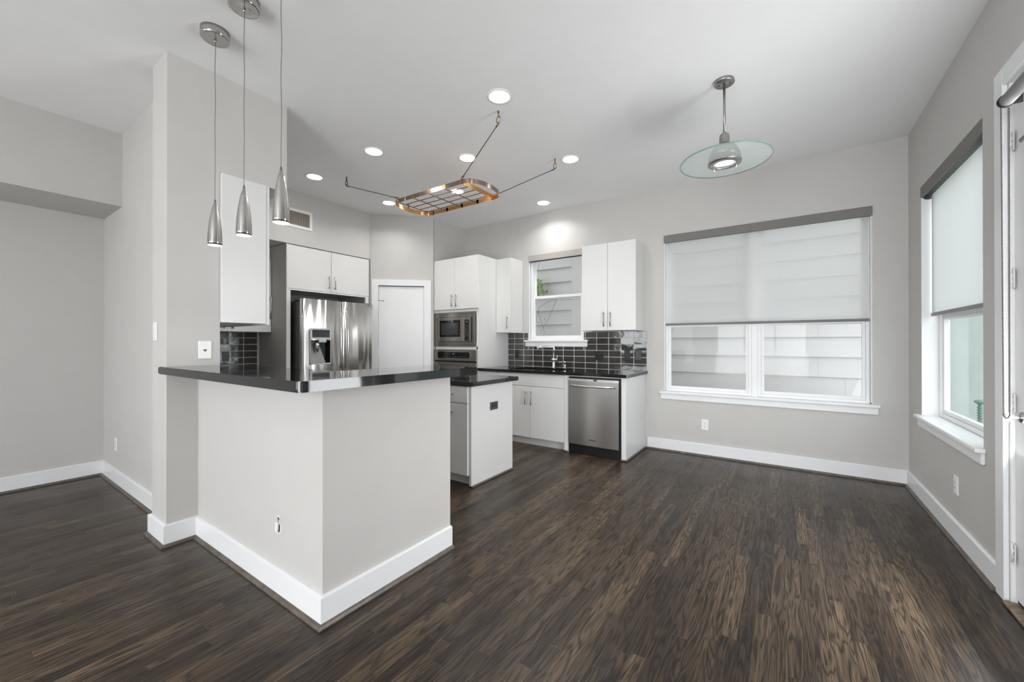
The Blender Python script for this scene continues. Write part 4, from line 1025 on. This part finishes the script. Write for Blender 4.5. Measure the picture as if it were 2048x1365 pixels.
# ================================================================== ROLLER BLINDS
T = Thing('roller_blind', 'rolled-up grey fabric blind cassette over the sink window', 'blind', (-2.6, YB, 2.42))
bm = BM(); box(bm, SW[0]-0.006, SW[1]+0.004, YB-0.012, YB+0.026, 2.388, 2.472, 0.001); T.part('fascia', bm, mat('taupe_shade_fabric', (0.40, 0.375, 0.35), 0.85, noise=300, var=0.08))
bm = BM(); box(bm, SW[0]+0.006, SW[1]-0.006, YB+0.001, YB+0.025, 2.378, 2.388); T.part('hem_bar', bm, DARKM)
T = Thing('roller_blind', 'half-lowered white screen blind on the big back window', 'blind', (-0.25, YB, 2.43))
bm = BM(); box(bm, BW[0]-0.002, BW[1]+0.002, YB-0.012, YB+0.028, 2.392, 2.478, 0.001); T.part('fascia', bm, FABG, label='grey fabric fascia')
bm = BM(); box(bm, BW[0]+0.022, BW[1]-0.022, YB+0.0135, YB+0.0142, 1.455, 2.40); T.part('fabric', bm, SHADE)
bm = BM(); box(bm, BW[0]+0.014, BW[1]-0.018, YB+0.006, YB+0.018, 1.438, 1.463, 0.002); T.part('hem_bar', bm, FABG)
bm = BM(); box(bm, BW[0]+0.005, BW[0]+0.010, YB+0.004, YB+0.010, 0.70, 2.392); box(bm, BW[1]-0.012, BW[1]-0.006, YB+0.004, YB+0.010, 0.70, 2.392); T.parts('side_channel', bm, PLATE)
T = Thing('roller_blind', 'half-lowered white screen blind on the right wall window', 'blind', (XR, 3.82, 2.42))
bm = BM(); box(bm, XR-0.004, XR+0.012, RW[0]+0.001, RW[1]-0.001, 2.385, 2.466, 0.001); T.part('fascia', bm, FABG, label='grey fabric fascia')
bm = BM(); cyl(bm, (XR+0.048, RW[0]+0.008, 2.42), (XR+0.048, RW[1]-0.01, 2.42), 0.03, 20); T.part('roller', bm, SHADE2)
bm = BM(); box(bm, XR+0.055, XR+0.056, RW[0]+0.01, RW[1]-0.022, 1.47, 2.42); T.part('fabric', bm, SHADE2)
bm = BM(); box(bm, XR+0.050, XR+0.062, RW[0]+0.01, RW[1]-0.016, 1.448, 1.475, 0.004); T.part('hem_bar', bm, ALU)
bm = BM(); cyl(bm, (XR+0.04, RW[1]-0.010, 2.40), (XR+0.04, RW[1]-0.006, 2.40), 0.036, 18); T.part('end_bracket', bm, GRAYPL)
# door blind
T = Thing('roller_blind', 'grey roller blind with long bead chain over the glazed door', 'blind', (XR, 2.5, 2.40))
RX, RZ, RE = 0.815, 2.325, 2.705
bm = BM(); cyl(bm, (RX, 1.98, RZ), (RX, RE, RZ), 0.025, 28); T.part('roller', bm, mat('grey_roll_fabric', (0.27, 0.27, 0.26), 0.8, noise=200, var=0.08))
bm = BM(); cyl(bm, (RX, RE+0.0005, RZ), (RX, RE+0.012, RZ), 0.029, 28); box(bm, RX, XR+0.003, RE+0.0125, RE+0.016, RZ-0.02, RZ+0.03, 0.001); T.part('end_bracket', bm, BLACK)
bm = BM(); box(bm, RX+0.0245, RX+0.0253, 2.04, 2.63, 2.125, RZ); T.part('fabric', bm, SHADE2)
bm = BM(); cyl(bm, (RX+0.025, 2.04, 2.112), (RX+0.025, 2.635, 2.112), 0.014, 16); T.part('hem_bar', bm, ALU)
bm = BM(); chain = []; N = 400
for k in range(N):
    f_ = k/N
    if f_ < 0.48: f = f_/0.48; chain.append((RX-0.016+0.004*f, RE+0.004, RZ-0.03-(RZ-0.93)*f + 0.03*f))
    elif f_ < 0.52: f = (f_-0.48)/0.04; a = math.pi*f; chain.append((RX-0.003-0.009*math.cos(a), RE+0.004, 0.93-0.02*math.sin(a)))
    else: f = (f_-0.52)/0.48; chain.append((RX+0.006+0.002*f, RE+0.004, 0.93+(RZ-0.03-0.93)*f))
tube(bm, chain, 0.0012, 5, closed=False)
for p in chain: ball(bm, p, 0.0035, 1)
T.part('bead_chain', bm, DARKM)
bm = BM(); lathe(bm, [(0, 0), (0.024, 0), (0.026, -0.004), (0.020, -0.012), (0, -0.014)], (XR+0.0035, 2.80, 0.905), 24, axis='x'); T.part('wall_disc', bm, NICK)
bm = BM(); cyl(bm, (XR-0.008, 2.80, 0.905), (RX+0.01, RE+0.03, 0.912), 0.004); cyl(bm, (RX+0.008, RE+0.03, 0.93), (RX+0.008, RE+0.03, 0.895), 0.009); T.part('chain_holder', bm, PLATE)

# ================================================================== LIGHTS
GLOW = mat('lit_diffuser', (0.9, 0.9, 0.9), 0.5, emit=(1.0, 0.99, 0.97), estr=14.0)
def lamp_light(parent, kind, loc, power, **kw):
    l = bpy.data.lights.new('bulb', kind); l.energy = power; l.color = kw.get('color', (1, 0.985, 0.96))
    if kind == 'AREA': l.shape = 'DISK'; l.size = kw['size']; l.spread = kw.get('spread', math.pi)
    if kind == 'SPOT': l.spot_size = kw['angle']; l.spot_blend = kw.get('blend', 0.6); l.shadow_soft_size = kw.get('size', 0.03)
    o = bpy.data.objects.new('bulb', l); COL.objects.link(o); o.parent = parent; o.location = loc; return o
def make_recessed():
    T = Thing('recessed_light', 'x', 'ceiling light', (0, 0, C), local=True)
    bm = BM(); lathe(bm, [(0.072, -0.004), (0.078, -0.006), (0.092, -0.004), (0.094, -0.0003), (0.072, -0.0003)], (0, 0, 0), 36, closed=True); T.part('trim_ring', bm, PLATE)
    bm = BM(); lathe(bm, [(0, -0.014), (0.03, -0.013), (0.055, -0.010), (0.0715, -0.004), (0.0715, -0.0005), (0, -0.0005)], (0, 0, 0), 36); T.part('lit_lens', bm, GLOW)
    lamp_light(T.o, 'AREA', (0, 0, -0.016), 4.5, size=0.14, spread=R(140))
    return T.o
RL = [(-1.72, 2.35, 'largest round recessed ceiling light, just behind the tall front hook of the pot rack'),
      (-3.19, 2.36, 'round recessed ceiling light on the open ceiling between the nearest pendant and the pot rack'),
      (-2.55, 2.96, 'round recessed ceiling light crossed by the pot rack rod'),
      (-1.735, 3.55, 'round recessed ceiling light right of the right-hand ceiling hook'),
      (-4.21, 2.36, 'round recessed ceiling light above the air vent, furthest left'),
      (-4.21, 3.345, 'round recessed ceiling light beside the left end of the pot rack'),
      (-2.57, 4.47, 'small round recessed ceiling light near the back wall over the sink window'),
      (-3.22, 3.55, 'round recessed ceiling light seen through the grid of the pot rack')]
proto = make_recessed()
for i, (x, y, lab) in enumerate(RL):
    o = proto if i == 0 else copy_tree(proto)
    o.location = (x, y, C); o['label'] = lab; o['group'] = 'recessed ceiling lights over the kitchen'
# pendants over the bar
def make_pendant():
    T = Thing('pendant_light', 'x', 'pendant light', (0, 0, 0), local=True)
    bm = BM(); lathe(bm, [(0, 0), (0.071, 0), (0.071, -0.046), (0.066, -0.050), (0.058, -0.046), (0.030, -0.050), (0, -0.052)], (0, 0, -0.0005), 36); c = T.part('ceiling_canopy', bm, STEELP)
    bm = BM(); cyl(bm, (0, 0, -0.050), (0, 0, -0.066), 0.007); T.part('cord_grip', bm, NICK, c)
    bm = BM(); cyl(bm, (0.0, -0.0712, -0.024), (0, -0.0735, -0.024), 0.004, 8); T.part('set_screw', bm, SCREW, c)
    pts = [(0.0012*math.sin(k*0.9), 0.0012*math.cos(k*0.7), -0.06-(0.975-0.06)*k/24) for k in range(25)]
    bm = BM(); tube(bm, pts, 0.0017, 6); T.part('cord', bm, mat('steel_cord', (0.22, 0.21, 0.2), 0.4, 0.6))
    zt, zb = -0.975, -1.237
    L = zt-zb; prof = [(0.0, zt+0.0), (0.004, zt), (0.0085, zt-0.03), (0.0115, zt-0.034)]
    for k in range(1, 15):
        f = k/14; prof.append((0.0115+0.0245*math.sin(min(1, f*1.05)*math.pi/2)**0.85, zt-0.034-(L-0.034)*f))
    rb = prof[-1][0]; prof += [(rb-0.0012, zb), (rb-0.003, zb+0.012), (0.012, zt-0.05)]
    bm = BM(); lathe(bm, prof, (0, 0, 0), 36); s = T.part('lamp_shade', bm, STEELP)
    bm = BM(); lathe(bm, [(0, zb+0.0005), (rb-0.0018, zb+0.0005), (rb-0.0025, zb+0.004), (0, zb+0.004)], (0, 0, 0), 28); T.part('lit_lens', bm, mat('lit_bulb', (0.9,)*3, 0.5, emit=(1, 0.97, 0.9), estr=6.0), s)
    lamp_light(T.o, 'SPOT', (0, 0, zb-0.004), 9.0, angle=R(110), blend=0.9, size=0.03)
    return T.o
proto = make_pendant()
for i, (x, lab, dz) in enumerate(((-2.71, 'slim metal pendant light over the bar, leftmost and furthest', -0.042), (-2.335, 'slim metal pendant light over the bar, middle of the three', -0.008), (-1.945, 'slim metal pendant light over the bar, nearest the camera, its canopy out of frame', -0.004))):
    o = proto if i == 0 else copy_tree(proto)
    o.location = (x, 0.93, C); o['label'] = lab; o['group'] = 'pendant lights over the bar'
# glass dish light
T = Thing('dish_pendant_light', 'ceiling light with a wide clear glass dish on a metal stem', 'pendant light', (-0.343, 3.085, C), local=True)
bm = BM(); lathe(bm, [(0, 0), (0.062, 0), (0.064, -0.016), (0.060, -0.022), (0, -0.022)], (0, 0, -0.0005), 36); c = T.part('ceiling_canopy', bm, NICK)
bm = BM(); cyl(bm, (0.034, 0, -0.022), (0.034, 0, -0.026), 0.0045, 10); cyl(bm, (-0.034, 0, -0.022), (-0.034, 0, -0.026), 0.0045, 10); T.parts('screw', bm, BLACK, c)
bm = BM(); cyl(bm, (0, 0, -0.022), (0, 0, -0.375), 0.008, 14); T.part('stem', bm, NICK)
bm = BM(); lathe(bm, [(0, -0.358), (0.018, -0.361), (0.029, -0.372), (0.032, -0.395), (0.032, -0.428), (0.052, -0.444), (0.074, -0.462), (0.094, -0.500), (0.102, -0.535), (0.098, -0.535), (0.02, -0.45), (0, -0.45)], (0, 0, 0), 36); T.part('lamp_housing', bm, NICK)
zd = 2.488-C
bm = BM()
N_ = 60
prof = []
R0, R1 = 0.085, 0.279
for k in range(9):
    f = k/8; prof.append((R0+(R1-R0)*f, zd+0.012*(1-f**2)*-1))
prof2 = [(r_, z_+0.006) for r_, z_ in reversed(prof)]
lathe(bm, prof+prof2, (0, 0, 0), 72, closed=True); ds = T.part('glass_dish', bm, DISHG)
bm = BM(); lathe(bm, [(R1, zd-0.0005), (R1+0.0035, zd+0.001), (R1+0.0035, zd+0.006), (R1, zd+0.0075)], (0, 0, 0), 72, closed=True); T.part('glass_rim', bm, RIMG, ds)
bm = BM(); lathe(bm, [(0.072, zd-0.020), (0.102, zd-0.014), (0.106, zd-0.004), (0.090, zd+0.0), (0.072, zd-0.010)], (0, 0, 0), 44, closed=True); T.part('retaining_ring', bm, NICK)
bm = BM(); lathe(bm, [(0, zd-0.004), (0.072, zd-0.004), (0.072, zd-0.001), (0, zd-0.001)], (0, 0, 0), 36); T.part('frosted_lens', bm, mat('frosted_lens', (0.8, 0.8, 0.8), 0.3, emit=(1, 1, 1), estr=0.55))
bm = BM(); prism(bm, rrect(-0.05, 0.05, -0.013, 0.013, 0.012), zd-0.020, zd-0.006); T.part('bulb_tube', bm, mat('dish_bulb', (0.9,)*3, 0.3, emit=(1, 1, 1), estr=3.0))
bm = BM()
for a in (30, 150, 270): x, y = 0.080*math.cos(R(a)), 0.080*math.sin(R(a)); cyl(bm, (x, y, zd-0.008), (x, y, zd-0.036), 0.003, 8); ball(bm, (x, y, zd-0.036), 0.006, 2)
T.parts('clip_pin', bm, CHROME)
lamp_light(T.o, 'SPOT', (0, 0, zd-0.04), 6.0, angle=R(140), blend=0.9, size=0.05)

# ================================================================== POT RACK
PX, PY, PZ = -2.875, 3.0, 2.70
T = Thing('pot_rack', 'oval copper pot rack hung from the ceiling on rods', 'pot rack', (PX, PY, PZ), local=True)
hl, hw, cap = 0.435, 0.245, 0.145       # half straight length, half width, extra length of the bowed ends
def oval(off=0.0):
    out = []
    a_, b_ = cap+off, hw+off
    for i in range(25): t_ = R(-90+180*i/24); out.append((hl+a_*abs(math.cos(t_))**0.8, b_*math.sin(t_)))
    for i in range(25): t_ = R(90+180*i/24); out.append((-hl-a_*abs(math.cos(t_))**0.8, b_*math.sin(t_)))
    return out
bm = BM(); oo, ii = oval(0.0), oval(-0.003)
n = len(oo); H = 0.042
vo = [[bm.verts.new((x, y, z)) for x, y in oo] for z in (0, H)]; vi = [[bm.verts.new((x, y, z)) for x, y in ii] for z in (0, H)]
for k in range(n):
    j = (k+1) % n
    for q, mi in (((vo[0][k], vo[0][j], vo[1][j], vo[1][k]), 0), ((vi[0][j], vi[0][k], vi[1][k], vi[1][j]), 1), ((vo[1][k], vo[1][j], vi[1][j], vi[1][k]), 0), ((vo[0][j], vo[0][k], vi[0][k], vi[0][j]), 1)):
        f = bm.faces.new(q); f.material_index = mi; f.smooth = True
fr = T.part('oval_band', bm, [BRONZE, COPPER])
md = fr.modifiers.new('edge', 'EDGE_SPLIT'); md.split_angle = R(40)
CB = mat('copper_bar', (0.17, 0.085, 0.04), 0.35, 0.9)
for x in (-0.435, -0.2175, 0.0, 0.2175):
    bm = BM(); box(bm, x-0.0055, x+0.0055, -hw+0.004, hw-0.004, 0.0, 0.005); T.part('cross_bar', bm, CB)
bm = BM(); box(bm, hl-0.002, hl+0.002, -hw+0.004, hw-0.004, 0.0, 0.042); T.part('end_plate', bm, COPPER)
for y in (-0.147, -0.049, 0.049, 0.147):
    bm = BM(); box(bm, -hl+0.003, hl-0.003, y-0.0055, y+0.0055, 0.0052, 0.010); T.part('long_bar', bm, CB)
bm = BM()
for x in (-0.435, -0.2175, 0.0, 0.2175, 0.415):
    for s in (-1, 1): box(bm, x-0.014, x+0.014, s*hw-0.003, s*hw+0.003, -0.001, 0.043)
T.parts('joint_strap', bm, COPPER)
hk = {(-1, -1): (-3.928, 2.558), (1, -1): (-1.834, 2.494), (1, 1): (-1.858, 3.461), (-1, 1): (-4.03, 3.51)}
for (sx, sy), (hx, hy) in hk.items():
    a = Vector((sx*(hl-0.0), sy*(hw+0.006), 0.044)); b = Vector((hx-PX, hy-PY, C-PZ-0.098))
    bm = BM()
    d_ = (b-a).normalized(); cyl(bm, a + d_*0.03, b - d_*0.02, 0.0035, 10); tube(bm, [a+d_*0.012+Vector((0.011*math.cos(R(k*30)), 0, 0.011*math.sin(R(k*30)))) for k in range(12)], 0.0025, 6, closed=True)
    tube(bm, [b-d_*0.008+Vector((0.009*math.cos(R(k*30)), 0, 0.009*math.sin(R(k*30)))) for k in range(12)], 0.0025, 6, closed=True)
    cyl(bm, a + d_*0.022, a + d_*0.045, 0.0055, 10); cyl(bm, b - d_*0.04, b - d_*0.018, 0.0055, 10)
    T.part('hanging_rod', bm, DARKM)
    bm = BM(); e_ = Vector((hx-PX, hy-PY, C-PZ-0.0005)); cyl(bm, e_, e_-Vector((0, 0, 0.045)), 0.0065, 10)
    tube(bm, [e_-Vector((0, 0, 0.045+0.024)) + Vector((0.017*math.sin(R(k*24)), 0.0, 0.026*math.cos(R(k*24)))) for k in range(15)], 0.0046, 8, closed=True)
    T.part('ceiling_hook', bm, mat('brass_hook', (0.30, 0.20, 0.11), 0.3, 1.0) if sx > 0 else DARKM)
# thin wire hooks left hanging on the rack
WIRE = mat('thin_wire', (0.55, 0.54, 0.52), 0.3, 0.9)
for i, (x, y, L, lab) in enumerate(((-0.33, -0.245, 0.07, 'front'), (-0.11, -0.245, 0.09, 'front'), (0.11, -0.245, 0.08, 'front'), (0.30, 0.245, 0.10, 'back'), (0.16, 0.245, 0.12, 'back'), (-0.30, 0.245, 0.09, 'back'))):
    X0, Y0, Z0 = PX+x, PY+y, PZ
    s_ = 1 if y > 0 else -1
    pts = [(X0, Y0-s_*0.007, Z0+0.030), (X0, Y0-s_*0.007, Z0+0.046), (X0, Y0+s_*0.0005, Z0+0.0475), (X0, Y0+s_*0.007, Z0+0.040), (X0, Y0+s_*0.008, Z0-L*0.5), (X0, Y0+s_*0.008, Z0-L)]
    for k in range(1, 7): a = R(180*k/6); pts.append((X0+0.010*(1-math.cos(a)), Y0+s_*0.008, Z0-L-0.010*math.sin(a)))
    bm = BM(); tube(bm, pts, 0.0011, 6)
    nm = {0: 'thin wire hook near the left end of the rack front edge', 1: 'thin wire hook near the middle of the rack front edge', 2: 'thin wire hook on the front edge nearest the rack light', 3: 'thin wire hook furthest right on the rack back edge', 4: 'longest thin wire hook, second from right on the rack back edge', 5: 'thin wire hook at the left of the rack back edge'}[i]
    single('wire_hook', nm, 'hook', bm, WIRE, (X0, Y0, Z0+0.046), group='wire hooks hanging on the pot rack')
